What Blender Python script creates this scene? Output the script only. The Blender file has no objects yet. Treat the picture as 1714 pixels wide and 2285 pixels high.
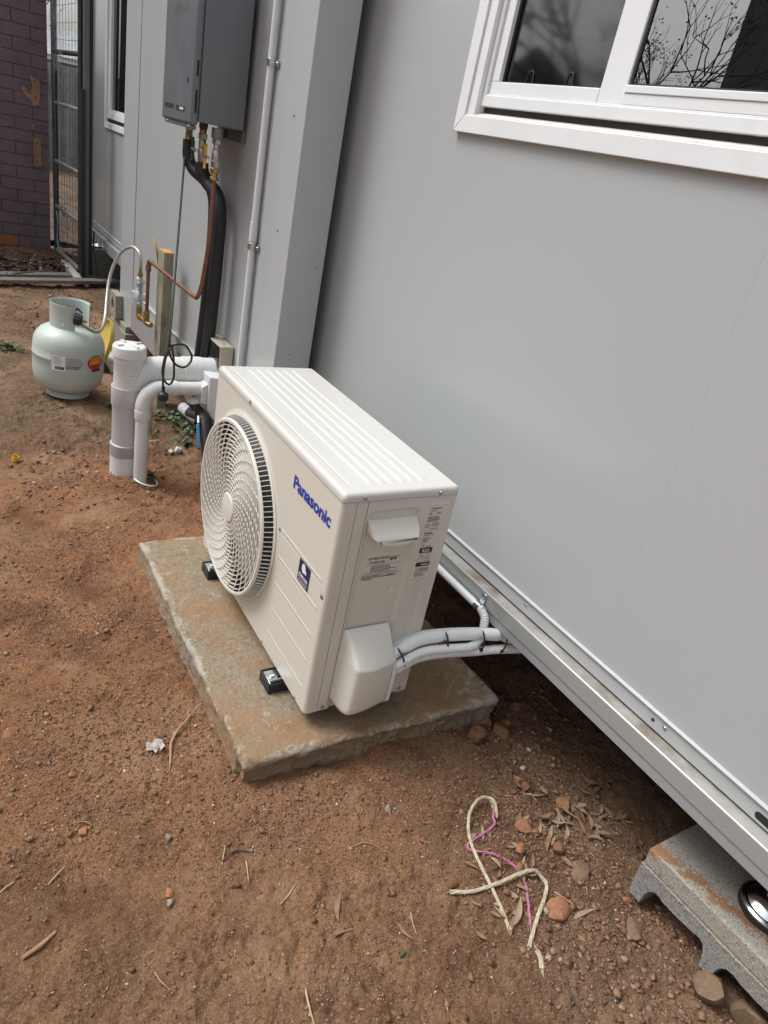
import bpy, math, random
import numpy as np
from mathutils import Vector, Matrix
random.seed(7)
RS = np.random.RandomState(11)
SC = bpy.context.scene
COL = SC.collection
# ------------------------------------------------------------------ camera
cd = bpy.data.cameras.new('camera'); cam = bpy.data.objects.new('camera', cd); COL.objects.link(cam)
cd.sensor_fit = 'VERTICAL'; cd.sensor_height = 24.0; cd.lens = 24.0 * 1573.05 / 2285.0
cd.clip_start = 0.02; cd.clip_end = 400
R_ = Vector((0.84239578, -0.50340354, 0.19223481)); U_ = Vector((0.08624735, 0.47810333, 0.87405870)); F_ = Vector((0.53191233, 0.71972362, -0.44616944))
CP = Vector((-0.71686, -1.11568, 1.25428))
cam.matrix_world = Matrix(((R_.x, U_.x, -F_.x, CP.x), (R_.y, U_.y, -F_.y, CP.y), (R_.z, U_.z, -F_.z, CP.z), (0, 0, 0, 1)))
SC.camera = cam
# ------------------------------------------------------------------ light
SUN_EL, SUN_AZ = math.radians(57), math.radians(-52)      # azimuth measured from +Y towards +X: the sun stands over the yard (-X)
w = bpy.data.worlds.new('World'); SC.world = w; w.use_nodes = True
nt = w.node_tree; nt.nodes.clear()
sky = nt.nodes.new('ShaderNodeTexSky'); sky.sky_type = 'NISHITA'; sky.sun_disc = False
sky.sun_elevation = SUN_EL; sky.sun_rotation = SUN_AZ
try:
    sky.dust_density = 4.0; sky.air_density = 1.0
except Exception: pass
hs = nt.nodes.new('ShaderNodeHueSaturation'); hs.inputs['Saturation'].default_value = 0.30; hs.inputs['Value'].default_value = 1.0
bg = nt.nodes.new('ShaderNodeBackground'); bg.inputs['Strength'].default_value = 0.145
wo = nt.nodes.new('ShaderNodeOutputWorld')
nt.links.new(sky.outputs[0], hs.inputs['Color']); nt.links.new(hs.outputs[0], bg.inputs['Color']); nt.links.new(bg.outputs[0], wo.inputs['Surface'])
sl = bpy.data.lights.new('sun', 'SUN'); sl.energy = 1.5; sl.angle = math.radians(24); sl.color = (1.0, 0.985, 0.965)
so = bpy.data.objects.new('sun', sl); COL.objects.link(so)
sd = Vector((math.sin(SUN_AZ) * math.cos(SUN_EL), math.cos(SUN_AZ) * math.cos(SUN_EL), math.sin(SUN_EL)))
so.rotation_euler = (-sd).to_track_quat('-Z', 'Y').to_euler(); so.location = (-3, -2, 8)
SC.view_settings.view_transform = 'Standard'; SC.view_settings.look = 'None'
SC.view_settings.exposure = 0.46; SC.view_settings.gamma = 1.0
SC.cycles.max_bounces = 7

# ------------------------------------------------------------------ noise helpers
def _hash(ix, iy, iz, seed):
    n = (ix * 374761393 + iy * 668265263 + iz * 2147483647 * 3 + seed * 974634777) & 0xffffffff
    n = ((n ^ (n >> 13)) * 1274126177) & 0xffffffff
    n = (n ^ (n >> 16)) & 0xffffffff
    return n.astype(np.float64) / 4294967295.0
def vnoise(x, y, z=None, seed=0):
    x = np.asarray(x, float); y = np.asarray(y, float)
    z = np.zeros_like(x) if z is None else np.asarray(z, float)
    ix = np.floor(x).astype(np.int64); iy = np.floor(y).astype(np.int64); iz = np.floor(z).astype(np.int64)
    fx = x - ix; fy = y - iy; fz = z - iz
    fx = fx*fx*(3-2*fx); fy = fy*fy*(3-2*fy); fz = fz*fz*(3-2*fz)
    def h(a, b, c): return _hash(ix + a, iy + b, iz + c, seed)
    r = 0
    for c, wz in ((0, 1-fz), (1, fz)):
        r = r + wz * ((h(0,0,c)*(1-fx) + h(1,0,c)*fx)*(1-fy) + (h(0,1,c)*(1-fx) + h(1,1,c)*fx)*fy)
    return r * 2 - 1
def fbm(x, y, z=None, octv=4, seed=0, gain=0.5):
    a, f, s = 1.0, 1.0, 0
    for o in range(octv):
        s = s + a * vnoise(x*f, y*f, None if z is None else z*f, seed + o*17); a *= gain; f *= 2.03
    return s
def sstep(a, b, x):
    t = np.clip((x - a) / (b - a), 0, 1); return t*t*(3-2*t)

# ------------------------------------------------------------------ object helpers
def tag(o, label=None, cat=None, group=None, kind=None):
    if label: o['label'] = label
    if cat: o['category'] = cat
    if group: o['group'] = group
    if kind: o['kind'] = kind
    return o
def empty(name, loc=(0,0,0), rz=0.0, label=None, cat=None, group=None, kind=None):
    o = bpy.data.objects.new(name, None); COL.objects.link(o); o.location = loc; o.rotation_euler = (0,0,rz); o.empty_display_size = 0.05
    return tag(o, label, cat, group, kind)
def link(name, me, m=None, parent=None):
    if m is not None and len(me.materials) == 0: me.materials.append(m)
    o = bpy.data.objects.new(name, me); COL.objects.link(o)
    if parent is not None: o.parent = parent
    return o
def npmesh(name, V, Fq, m=None, parent=None, smooth=True, sharp=None, mats=None, mi=None):
    V = np.asarray(V, np.float32); Fq = np.asarray(Fq, np.int32)
    me = bpy.data.meshes.new(name); k = Fq.shape[1]
    me.vertices.add(len(V)); me.vertices.foreach_set('co', V.ravel())
    me.loops.add(Fq.size); me.loops.foreach_set('vertex_index', Fq.ravel())
    me.polygons.add(len(Fq)); me.polygons.foreach_set('loop_start', np.arange(0, Fq.size, k, dtype=np.int32))
    if smooth: me.polygons.foreach_set('use_smooth', np.ones(len(Fq), dtype=bool))
    me.update(calc_edges=True); me.validate()
    if mats:
        for q in mats: me.materials.append(q)
        if mi is not None: me.polygons.foreach_set('material_index', np.asarray(mi, np.int32))
    if sharp is not None:
        me.set_sharp_from_angle(angle=math.radians(sharp))
    return link(name, me, m, parent)
def cr(pts, step=0.01, closed=False):
    P = [Vector(p) for p in pts]; out = []
    n = len(P)
    for i in range(n - (0 if closed else 1)):
        if closed: a, b, c, d = P[i-1], P[i], P[(i+1) % n], P[(i+2) % n]
        else:
            b, c = P[i], P[i+1]; a = P[i-1] if i > 0 else b*2 - c; d = P[i+2] if i+2 < n else c*2 - b
        k = max(2, int((c-b).length / step))
        for j in range(k):
            t = j / k
            out.append(0.5*((2*b) + (c-a)*t + (2*a - 5*b + 4*c - d)*t*t + (3*b - 3*c + d - a)*t*t*t))
    if not closed: out.append(P[-1])
    return out
class MB:
    def __init__(s): s.v = []; s.f = []
    def add(s, vs, fs, M=None):
        o = len(s.v)
        for q in vs: s.v.append(tuple(M @ Vector(q)) if M is not None else tuple(q))
        for q in fs: s.f.append(tuple(i + o for i in q))
        return s
    def box(s, x0, x1, y0, y1, z0, z1, M=None):
        vs = [(x0,y0,z0),(x1,y0,z0),(x1,y1,z0),(x0,y1,z0),(x0,y0,z1),(x1,y0,z1),(x1,y1,z1),(x0,y1,z1)]
        return s.add(vs, [(0,3,2,1),(4,5,6,7),(0,1,5,4),(1,2,6,5),(2,3,7,6),(3,0,4,7)], M)
    def prism(s, prof, a0, a1, axis='y', M=None):
        n = len(prof); vs = []
        for a in (a0, a1):
            for p, q in prof:
                vs.append({'x': (a,p,q), 'y': (p,a,q), 'z': (p,q,a)}[axis])
        fs = [(i, (i+1) % n, n + (i+1) % n, n + i) for i in range(n)]
        fs.append(tuple(range(n-1, -1, -1))); fs.append(tuple(range(n, 2*n)))
        return s.add(vs, fs, M)
    def tube(s, pts, r, n=12, caps=True, closed=False, M=None, sq=None):
        P = [Vector(p) for p in pts]; m = len(P)
        rr = r if hasattr(r, '__len__') else [r]*m
        T = []
        for i in range(m):
            if closed: t = P[(i+1) % m] - P[i-1]
            else: t = P[min(i+1, m-1)] - P[max(i-1, 0)]
            if t.length < 1e-9: t = Vector((0,0,1))
            T.append(t.normalized())
        up = Vector((0,0,1)) if abs(T[0].z) < 0.9 else Vector((1,0,0))
        N = (up - T[0]*up.dot(T[0])).normalized(); vs = []; fs = []
        for i in range(m):
            if i:
                N = (N - T[i]*N.dot(T[i]))
                N = N.normalized() if N.length > 1e-6 else T[i].orthogonal().normalized()
            B = T[i].cross(N)
            for k in range(n):
                a = 2*math.pi*k/n
                q = P[i] + (N*math.cos(a) + B*math.sin(a)*(sq or 1)) * rr[i]; vs.append(q)
        for i in range(m - (0 if closed else 1)):
            j = (i+1) % m
            for k in range(n):
                fs.append((i*n+k, i*n+(k+1) % n, j*n+(k+1) % n, j*n+k))
        if caps and not closed:
            fs.append(tuple(range(n-1, -1, -1))); fs.append(tuple(range((m-1)*n, m*n)))
        return s.add(vs, fs, M)
    def cyl(s, a, b, r, n=24, r2=None, M=None): return s.tube([a, b], [r, r if r2 is None else r2], n, True, False, M)
    def lathe(s, prof, n=32, M=None, a0=0.0, a1=2*math.pi, cap=False):
        full = abs(a1 - a0 - 2*math.pi) < 1e-6; k = n if full else n+1; vs = []; fs = []
        for r, z in prof:
            for i in range(k):
                a = a0 + (a1-a0)*i/n; vs.append((r*math.cos(a), r*math.sin(a), z))
        for j in range(len(prof)-1):
            for i in range(n):
                i2 = (i+1) % k if full else i+1
                fs.append((j*k+i, j*k+i2, (j+1)*k+i2, (j+1)*k+i))
        if cap:
            fs.append(tuple(range(k-1, -1, -1))); fs.append(tuple(range((len(prof)-1)*k, len(prof)*k)))
        return s.add(vs, fs, M)
    def build(s, name, m, parent=None, bevel=0, seg=2, smooth=True, ang=35):
        me = bpy.data.meshes.new(name); me.from_pydata([tuple(v) for v in s.v], [], s.f); me.update()
        if smooth:
            me.polygons.foreach_set('use_smooth', np.ones(len(me.polygons), dtype=bool)); me.set_sharp_from_angle(angle=math.radians(ang))
        o = link(name, me, m, parent)
        if bevel:
            b = o.modifiers.new('bevel', 'BEVEL'); b.width = bevel; b.segments = seg; b.limit_method = 'ANGLE'; b.angle_limit = math.radians(40)
            b.harden_normals = False
        return o
def basis(o, x, y):
    x = Vector(x).normalized(); y = Vector(y).normalized(); z = x.cross(y); o = Vector(o)
    return Matrix(((x.x,y.x,z.x,o.x),(x.y,y.y,z.y,o.y),(x.z,y.z,z.z,o.z),(0,0,0,1)))
def textmesh(body, w=None, h=None, ext=0.0, bold=0.0, shear=0.0, align='LEFT'):
    c = bpy.data.curves.new('t', 'FONT'); c.body = body; c.size = 1; c.extrude = 0; c.offset = bold; c.shear = shear; c.resolution_u = 3
    c.align_x = 'LEFT'
    o = bpy.data.objects.new('t', c); COL.objects.link(o)
    dg = bpy.context.evaluated_depsgraph_get(); dg.update()
    me = bpy.data.meshes.new_from_object(o.evaluated_get(dg)); bpy.data.objects.remove(o)
    n = len(me.vertices); V = np.zeros(n*3); me.vertices.foreach_get('co', V); V = V.reshape(-1, 3)
    mn, mx = V.min(0), V.max(0); V -= mn; sx = (mx-mn)[0]; sy = (mx-mn)[1]
    k = (h / sy) if h else (w / sx)
    V[:,0] *= (w / sx) if w else k; V[:,1] *= k
    fs = [tuple(p.vertices) for p in me.polygons]
    bpy.data.meshes.remove(me)
    return V, fs
def text(mb, body, M, w=None, h=None, bold=0.0, shear=0.0, lift=0.0):
    V, fs = textmesh(body, w, h, 0, bold, shear)
    mb.add([(a, b, lift) for a, b, c in V], fs, M)

# ------------------------------------------------------------------ materials
def newmat(name):
    m = bpy.data.materials.new(name); m.use_nodes = True; t = m.node_tree
    b = t.nodes['Principled BSDF']; return m, t, b
def N(t, ty, **kw):
    n = t.nodes.new(ty)
    for k, v in kw.items():
        if hasattr(n, k): setattr(n, k, v)
        else: n.inputs[k].default_value = v
    return n
def mixc(t, fac, a, b, bt='MIX'):
    n = t.nodes.new('ShaderNodeMix'); n.data_type = 'RGBA'; n.blend_type = bt; n.clamp_factor = True
    for i, s in ((0, fac), (6, a), (7, b)):
        if hasattr(s, 'is_linked') or hasattr(s, 'links'): t.links.new(s, n.inputs[i])
        else: n.inputs[i].default_value = (s if i == 0 else (tuple(s) + (1,) if len(s) == 3 else s))
    return n.outputs[2]
def ramp(t, src, stops, mode='LINEAR'):
    r = t.nodes.new('ShaderNodeValToRGB'); r.color_ramp.interpolation = mode
    e = r.color_ramp.elements
    while len(e) < len(stops): e.new(0.5)
    for i, (p, c) in enumerate(stops):
        e[i].position = p; e[i].color = (c, c, c, 1) if not hasattr(c, '__len__') else (tuple(c) + (1,))
    t.links.new(src, r.inputs[0]); return r.outputs[0]
def objco(t): return t.nodes.new('ShaderNodeTexCoord').outputs['Object']
def noise(t, co, scale, detail=4, rough=0.55, dist=0.0):
    n = t.nodes.new('ShaderNodeTexNoise'); n.inputs['Scale'].default_value = scale; n.inputs['Detail'].default_value = detail
    n.inputs['Roughness'].default_value = rough; n.inputs['Distortion'].default_value = dist
    t.links.new(co, n.inputs['Vector']); return n.outputs['Fac']
def bump(t, b, src, strength, dist, prev=None):
    n = t.nodes.new('ShaderNodeBump'); n.inputs['Strength'].default_value = strength; n.inputs['Distance'].default_value = dist
    t.links.new(src, n.inputs['Height'])
    if prev is not None: t.links.new(prev, n.inputs['Normal'])
    t.links.new(n.outputs[0], b.inputs['Normal']); return n.outputs[0]
def pm(name, col, rough=0.5, metal=0.0, var=0.08, vscale=6, bs=0.0, bscale=300, bd=0.001, rvar=0.1, dirt=None, dcol=(0.16,0.085,0.045), spec=0.5, coat=0.0, stretch=None):
    m, t, b = newmat(name); co = objco(t)
    if stretch:
        mp = N(t, 'ShaderNodeMapping'); mp.inputs['Scale'].default_value = stretch; t.links.new(co, mp.inputs[0]); co = mp.outputs[0]
    n1 = noise(t, co, vscale, 5)
    lo = tuple(c*(1-var) for c in col); hi = tuple(min(1, c*(1+var)) for c in col)
    c = mixc(t, ramp(t, n1, [(0.3, 0.0), (0.7, 1.0)]), lo, hi)
    if dirt:
        n2 = noise(t, co, dirt[1], 8, 0.65)
        c = mixc(t, ramp(t, n2, [(dirt[2], 0.0), (dirt[3], dirt[0])]), c, dcol)
    t.links.new(c, b.inputs['Base Color'])
    n3 = noise(t, co, vscale*2.3, 4)
    t.links.new(ramp(t, n3, [(0.3, max(0, rough-rvar)), (0.7, min(1, rough+rvar))]), b.inputs['Roughness'])
    b.inputs['Metallic'].default_value = metal; b.inputs['Specular IOR Level'].default_value = spec; b.inputs['Coat Weight'].default_value = coat
    if bs: bump(t, b, noise(t, co, bscale, 4), bs, bd)
    return m
M = {}
M['wall'] = pm('wall_paint', (0.415,0.437,0.445), 0.24, 0.0, 0.0, 1.6, 0.06, 5, 0.0012, 0.0)
M['wall_trim'] = pm('wall_trim_paint', (0.43,0.45,0.46), 0.26, 0.0, 0.0, 4, 0.0, 90, 0.0006, 0.0)
M['beam'] = pm('beam_paint', (0.38,0.40,0.39), 0.34, 0.2, 0.05, 5, 0.15, 70, 0.0006, 0.06, (0.3, 6.0, 0.58, 0.85), (0.25,0.23,0.20))
M['beam_low'] = pm('lower_beam_paint', (0.34,0.34,0.365), 0.36, 0.1, 0.04, 5, 0.1, 80, 0.0005, 0.06)
M['ledge'] = pm('dirty_ledge', (0.40,0.39,0.36), 0.55, 0.1, 0.1, 12, 0.3, 200, 0.001, 0.1, (0.85, 9.0, 0.42, 0.68), (0.14,0.085,0.05))
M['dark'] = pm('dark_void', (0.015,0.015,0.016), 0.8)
M['white_frame'] = pm('white_powder_coat', (0.755,0.785,0.80), 0.38, 0.0, 0.03, 6, 0.1, 120, 0.0004, 0.06, (0.22, 7.0, 0.56, 0.8), (0.45,0.42,0.38))
M['sill'] = pm('dusty_white_sill', (0.74,0.72,0.67), 0.5, 0.0, 0.05, 30, 0.2, 200, 0.0005, 0.1, (0.5, 25.0, 0.5, 0.75), (0.42,0.36,0.27))
M['gasket'] = pm('black_gasket', (0.03,0.03,0.032), 0.6)
M['ac'] = pm('casing_beige', (0.63,0.61,0.54), 0.30, 0.0, 0.0, 3, 0.0, 600, 0.0003, 0.0)
M['ac_plastic'] = pm('grille_plastic', (0.68,0.66,0.60), 0.36, 0.0, 0.0, 5, 0.0, 300, 0.001, 0.0)
M['ac_lid'] = pm('lid_beige', (0.585,0.582,0.548), 0.3, 0.0, 0.0, 7, 0.0, 500, 0.0003, 0.0)
M['ac_cover'] = pm('cover_plastic', (0.71,0.695,0.63), 0.40, 0.0, 0.0, 5, 0.0, 500, 0.0003, 0.0)
M['fan'] = pm('fan_grey', (0.42,0.42,0.40), 0.45)
M['acdark'] = pm('inner_dark', (0.02,0.02,0.02), 0.6)
M['screw'] = pm('screw_metal', (0.55,0.55,0.55), 0.28, 1.0)
M['galv'] = pm('galvanised_steel', (0.52,0.56,0.58), 0.3, 1.0, 0.12, 60)
M['blue'] = pm('logo_blue', (0.01,0.045,0.36), 0.4)
M['navy'] = pm('badge_navy', (0.012,0.016,0.09), 0.3)
M['white'] = pm('print_white', (0.8,0.8,0.8), 0.4)
M['black'] = pm('print_black', (0.02,0.02,0.02), 0.45)
M['ink'] = pm('print_ink', (0.035,0.035,0.035), 0.5)
M['rubber'] = pm('black_rubber', (0.022,0.023,0.025), 0.55, 0, 0.2, 30, 0.2, 300, 0.0005)
M['pipe_ins'] = pm('black_lagging', (0.014,0.015,0.017), 0.55, 0, 0.2, 10, 0.35, 160, 0.0015, 0.1, (0.2, 30, 0.6, 0.8), (0.10,0.08,0.07))
M['pvc'] = pm('pvc_white', (0.67,0.68,0.665), 0.36, 0, 0.03, 8, 0.05, 200, 0.0004, 0.08, (0.22, 6, 0.58, 0.85), (0.36,0.30,0.24))
M['pvc_grey'] = pm('pvc_grey', (0.50,0.51,0.53), 0.42, 0, 0.05, 8, 0.05, 200, 0.0004, 0.08, (0.3, 9, 0.55, 0.85), (0.30,0.22,0.16))
M['pvc_band'] = pm('pvc_band_grey', (0.33,0.32,0.33), 0.45, 0, 0.05, 8, 0.05, 200, 0.0004, 0.08, (0.3, 9, 0.55, 0.85), (0.30,0.22,0.16))
M['conduit'] = pm('conduit_white', (0.80,0.82,0.83), 0.42, 0, 0.03, 10)
M['conduit_grey'] = pm('conduit_grey', (0.64,0.67,0.70), 0.4, 0, 0.05, 8, 0, 200, 0.001, 0.06, (0.3, 8, 0.6, 0.8), (0.3,0.27,0.24))
M['heater'] = pm('heater_grey', (0.172,0.190,0.208), 0.42, 0.35, 0.04, 5, 0.12, 700, 0.0003, 0.05)
M['copper'] = pm('aged_copper', (0.235,0.115,0.075), 0.45, 0.6, 0.25, 22, 0.1, 90, 0.0005, 0.12, (0.4, 30, 0.5, 0.75), (0.14,0.075,0.05))
M['brass'] = pm('brass', (0.42,0.30,0.12), 0.38, 0.9, 0.2, 30)
M['steel'] = pm('valve_steel', (0.50,0.47,0.43), 0.36, 0.95, 0.15, 40)
M['chrome'] = pm('chrome', (0.80,0.81,0.82), 0.20, 1.0, 0.02, 10, 0, 100, 0.001, 0.05)
M['reg'] = pm('regulator_grey', (0.45,0.48,0.51), 0.42, 0.3, 0.08, 20)
M['green'] = pm('green_handle', (0.01,0.10,0.05), 0.4)
M['yellow'] = pm('yellow_handle', (0.75,0.42,0.01), 0.42)
M['yellowtub'] = pm('yellow_plastic', (0.62,0.47,0.10), 0.5, 0, 0.12, 10, 0, 100, 0.001, 0.1, (0.5, 14, 0.45, 0.75), (0.35,0.29,0.13))
M['bluep'] = pm('blue_plastic', (0.08,0.35,0.60), 0.45)
M['bottle'] = pm('bottle_paint', (0.50,0.565,0.51), 0.4, 0, 0.02, 5, 0.15, 90, 0.0005, 0.06, (0.35, 7, 0.58, 0.85), (0.42,0.40,0.33))
M['hose'] = pm('braided_hose', (0.42,0.41,0.40), 0.42, 0.6, 0.12, 260, 0.5, 500, 0.0008)
M['beige'] = pm('aged_beige_plastic', (0.46,0.42,0.32), 0.45, 0, 0.05, 20, 0, 100, 0.001, 0.06)
M['isol'] = pm('isolator_grey', (0.68,0.69,0.69), 0.45, 0, 0.03, 10)
M['red'] = pm('label_red', (0.48,0.03,0.015), 0.45)
M['orange'] = pm('label_orange', (0.75,0.25,0.02), 0.45)
M['yprint'] = pm('label_yellow', (0.85,0.62,0.03), 0.45)
M['labelgrey'] = pm('label_silver', (0.55,0.57,0.56), 0.35)
M['rope'] = pm('cream_twine', (0.50,0.435,0.31), 0.6, 0, 0.25, 90, 0.3, 300, 0.001)
M['rope_pink'] = pm('pink_twine', (0.47,0.17,0.29), 0.6, 0, 0.15, 90, 0.3, 300, 0.001)
M['blueline'] = pm('blue_twine', (0.20,0.38,0.50), 0.6, 0, 0.15, 90)
M['gate'] = pm('gate_steel', (0.05,0.055,0.058), 0.5, 0.3, 0.25, 12, 0.1, 100, 0.0008, 0.1, (0.5, 12, 0.5, 0.75), (0.12,0.07,0.05))
M['gate_light'] = pm('gate_rail_galvanised', (0.36,0.36,0.36), 0.5, 0.5, 0.25, 20, 0.1, 100, 0.0008, 0.1, (0.6, 10, 0.45, 0.7), (0.14,0.09,0.07))
M['wire'] = pm('mesh_wire', (0.16,0.14,0.13), 0.5, 0.6, 0.3, 20)
M['post_dark'] = pm('post_black', (0.022,0.02,0.02), 0.55, 0.1, 0.2, 20)
M['post_grey'] = pm('post_green_grey', (0.13,0.155,0.155), 0.5, 0.1, 0.1, 9)
M['corr'] = pm('corrugated_zinc', (0.34,0.36,0.38), 0.5, 0.4, 0.2, 4, 0, 100, 0.001, 0.1, (0.5, 6, 0.45, 0.75), (0.20,0.16,0.13))
M['roof'] = pm('roof_sheet', (0.22,0.22,0.23), 0.6, 0.1, 0.1, 3)
M['bark'] = pm('bark', (0.06,0.05,0.042), 0.9, 0, 0.3, 20, 0.6, 40, 0.01)
M['darkhouse'] = pm('dark_cladding', (0.13,0.14,0.15), 0.6, 0, 0.1, 2)
M['curtain'] = pm('curtain_cloth', (0.30,0.30,0.31), 0.9, 0, 0.3, 14, 0.3, 20, 0.01, 0.05, None, stretch=(1, 1, 0.05))
M['leafdry'] = pm('dry_leaf', (0.235,0.145,0.085), 0.9, 0, 0.3, 40, 0.3, 200, 0.001)
M['leafgrey'] = pm('grey_dry_leaf', (0.31,0.225,0.15), 0.9, 0, 0.3, 40, 0.3, 200, 0.001)
M['weed'] = pm('weed_leaf', (0.055,0.095,0.03), 0.55, 0, 0.3, 30)
M['straw'] = pm('straw', (0.50,0.37,0.21), 0.7, 0, 0.2, 60)
M['twig'] = pm('twig', (0.36,0.22,0.13), 0.75, 0, 0.25, 60, 0.4, 150, 0.001)
M['darkstick'] = pm('dark_stick', (0.10,0.07,0.05), 0.85, 0, 0.3, 30, 0.4, 100, 0.002)
M['paper'] = pm('pale_leaf', (0.48,0.43,0.38), 0.7, 0, 0.15, 60)
M['plank'] = pm('grey_board', (0.19,0.18,0.165), 0.8, 0, 0.2, 10, 0.3, 60, 0.002, 0.1, (0.4, 12, 0.5, 0.8), (0.10,0.08,0.06))
M['kerbboard'] = pm('cream_board', (0.52,0.50,0.42), 0.7, 0, 0.12, 14, 0.2, 80, 0.001, 0.1, (0.4, 12, 0.5, 0.8), (0.25,0.20,0.14))

def wood_mat():
    m, t, b = newmat('treated_timber'); co = objco(t)
    mp = N(t, 'ShaderNodeMapping'); mp.inputs['Scale'].default_value = (30, 30, 2.2); t.links.new(co, mp.inputs[0])
    n = noise(t, mp.outputs[0], 2.2, 8, 0.7, 1.2)
    c = mixc(t, ramp(t, n, [(0.3, 0), (0.7, 1)]), (0.20,0.185,0.12), (0.36,0.33,0.24))
    n2 = noise(t, co, 7, 4)
    c = mixc(t, ramp(t, n2, [(0.55, 0), (0.75, 0.7)]), c, (0.11,0.085,0.055))
    sx = N(t, 'ShaderNodeSeparateXYZ'); t.links.new(co, sx.inputs[0])
    c = mixc(t, ramp(t, sx.outputs[2], [(0.655, 0), (0.668, 1)]), c, (0.48,0.25,0.09))
    t.links.new(c, b.inputs['Base Color']); b.inputs['Roughness'].default_value = 0.8
    bump(t, b, n, 0.5, 0.002); return m
M['timber'] = wood_mat()

def concrete_mat(name, base, dark, pale, stain, seed=0.0, stain_amt=0.8, eff=0.6):
    m, t, b = newmat(name); co = objco(t)
    mp = N(t, 'ShaderNodeMapping'); mp.inputs['Location'].default_value = (seed, seed*2, 0); t.links.new(co, mp.inputs[0]); co = mp.outputs[0]
    c = mixc(t, ramp(t, noise(t, co, 260, 6, 0.75), [(0.36, 0), (0.64, 1)]), dark, base)
    c = mixc(t, ramp(t, noise(t, co, 5.0, 7, 0.7), [(0.40, 0), (0.66, stain_amt)]), c, stain)
    c = mixc(t, ramp(t, noise(t, co, 9.0, 8, 0.8, 0.6), [(0.60, 0), (0.72, eff)]), c, pale)
    vo = t.nodes.new('ShaderNodeTexVoronoi'); vo.inputs['Scale'].default_value = 420; t.links.new(co, vo.inputs['Vector'])
    se = N(t, 'ShaderNodeSeparateColor'); t.links.new(vo.outputs['Color'], se.inputs[0])
    c = mixc(t, ramp(t, se.outputs[0], [(0.93, 0), (0.95, 0.7)]), c, (0.55,0.51,0.44))
    c = mixc(t, ramp(t, se.outputs[1], [(0.92, 0), (0.94, 0.75)]), c, (0.07,0.06,0.055))
    t.links.new(c, b.inputs['Base Color']); b.inputs['Roughness'].default_value = 0.85; b.inputs['Specular IOR Level'].default_value = 0.3
    p = bump(t, b, noise(t, co, 420, 5, 0.7), 0.6, 0.0025)
    bump(t, b, noise(t, co, 60, 6, 0.7), 0.5, 0.006, p); return m
def slab_mat():
    m, t, b = newmat('slab_concrete'); co = objco(t)
    at = N(t, 'ShaderNodeAttribute'); at.attribute_name = 'edge'; ed = at.outputs['Fac']
    fine = noise(t, co, 330, 7, 0.8)
    c = mixc(t, ramp(t, fine, [(0.38, 0), (0.62, 1)]), (0.250,0.195,0.135), (0.530,0.445,0.325))
    c = mixc(t, ramp(t, noise(t, co, 62, 8, 0.88), [(0.40, 0.7), (0.49, 0)]), c, (0.120,0.095,0.068))
    c = mixc(t, ramp(t, noise(t, co, 75, 8, 0.88), [(0.53, 0), (0.62, 0.6)]), c, (0.58,0.50,0.39))
    c = mixc(t, ramp(t, noise(t, co, 135, 8, 0.85), [(0.38, 0.75), (0.47, 0)]), c, (0.085,0.065,0.045))
    c = mixc(t, ramp(t, noise(t, co, 170, 8, 0.85), [(0.54, 0), (0.64, 0.8)]), c, (0.52,0.45,0.35))
    c = mixc(t, ramp(t, noise(t, co, 3.6, 7, 0.68), [(0.42, 0), (0.58, 0.70)]), c, (0.430,0.255,0.130))
    c = mixc(t, ramp(t, noise(t, co, 16, 6, 0.7), [(0.50, 0), (0.66, 0.5)]), c, (0.34,0.175,0.080))
    # whitish bloom, strongest on the worn arris
    ef = noise(t, co, 11, 10, 0.85, 1.0); mm = N(t, 'ShaderNodeMath', operation='MULTIPLY_ADD'); t.links.new(ed, mm.inputs[0]); mm.inputs[1].default_value = 0.125; t.links.new(ef, mm.inputs[2])
    c = mixc(t, ramp(t, mm.outputs[0], [(0.57, 0), (0.63, 0.8)]), c, (0.60,0.56,0.48))
    c = mixc(t, ramp(t, noise(t, co, 700, 3, 0.8), [(0.62, 0), (0.72, 0.7)]), c, (0.06,0.05,0.04))
    c = mixc(t, ramp(t, noise(t, co, 23, 6, 0.8), [(0.60, 0), (0.74, 0.45)]), c, (0.13,0.105,0.080))
    vo = t.nodes.new('ShaderNodeTexVoronoi'); vo.inputs['Scale'].default_value = 300; t.links.new(co, vo.inputs['Vector'])
    se = N(t, 'ShaderNodeSeparateColor'); t.links.new(vo.outputs['Color'], se.inputs[0]); c = mixc(t, ramp(t, se.outputs[0], [(0.965, 0), (0.97, 0.5)]), c, (0.50,0.46,0.40))
    t.links.new(c, b.inputs['Base Color']); b.inputs['Roughness'].default_value = 0.88; b.inputs['Specular IOR Level'].default_value = 0.25
    p = bump(t, b, noise(t, co, 380, 7, 0.85), 1.0, 0.004); bump(t, b, noise(t, co, 110, 7, 0.8), 0.8, 0.006, p); return m
M['slab'] = slab_mat()
M['block'] = concrete_mat('block_concrete', (0.36,0.34,0.305), (0.22,0.205,0.185), (0.50,0.46,0.40), (0.34,0.29,0.23), 4.1, 0.3, 0.2)
M['block_stained'] = concrete_mat('block_concrete_stained', (0.42,0.395,0.345), (0.27,0.25,0.22), (0.50,0.46,0.40), (0.34,0.29,0.23), 4.1, 0.3, 0.2)
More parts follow.
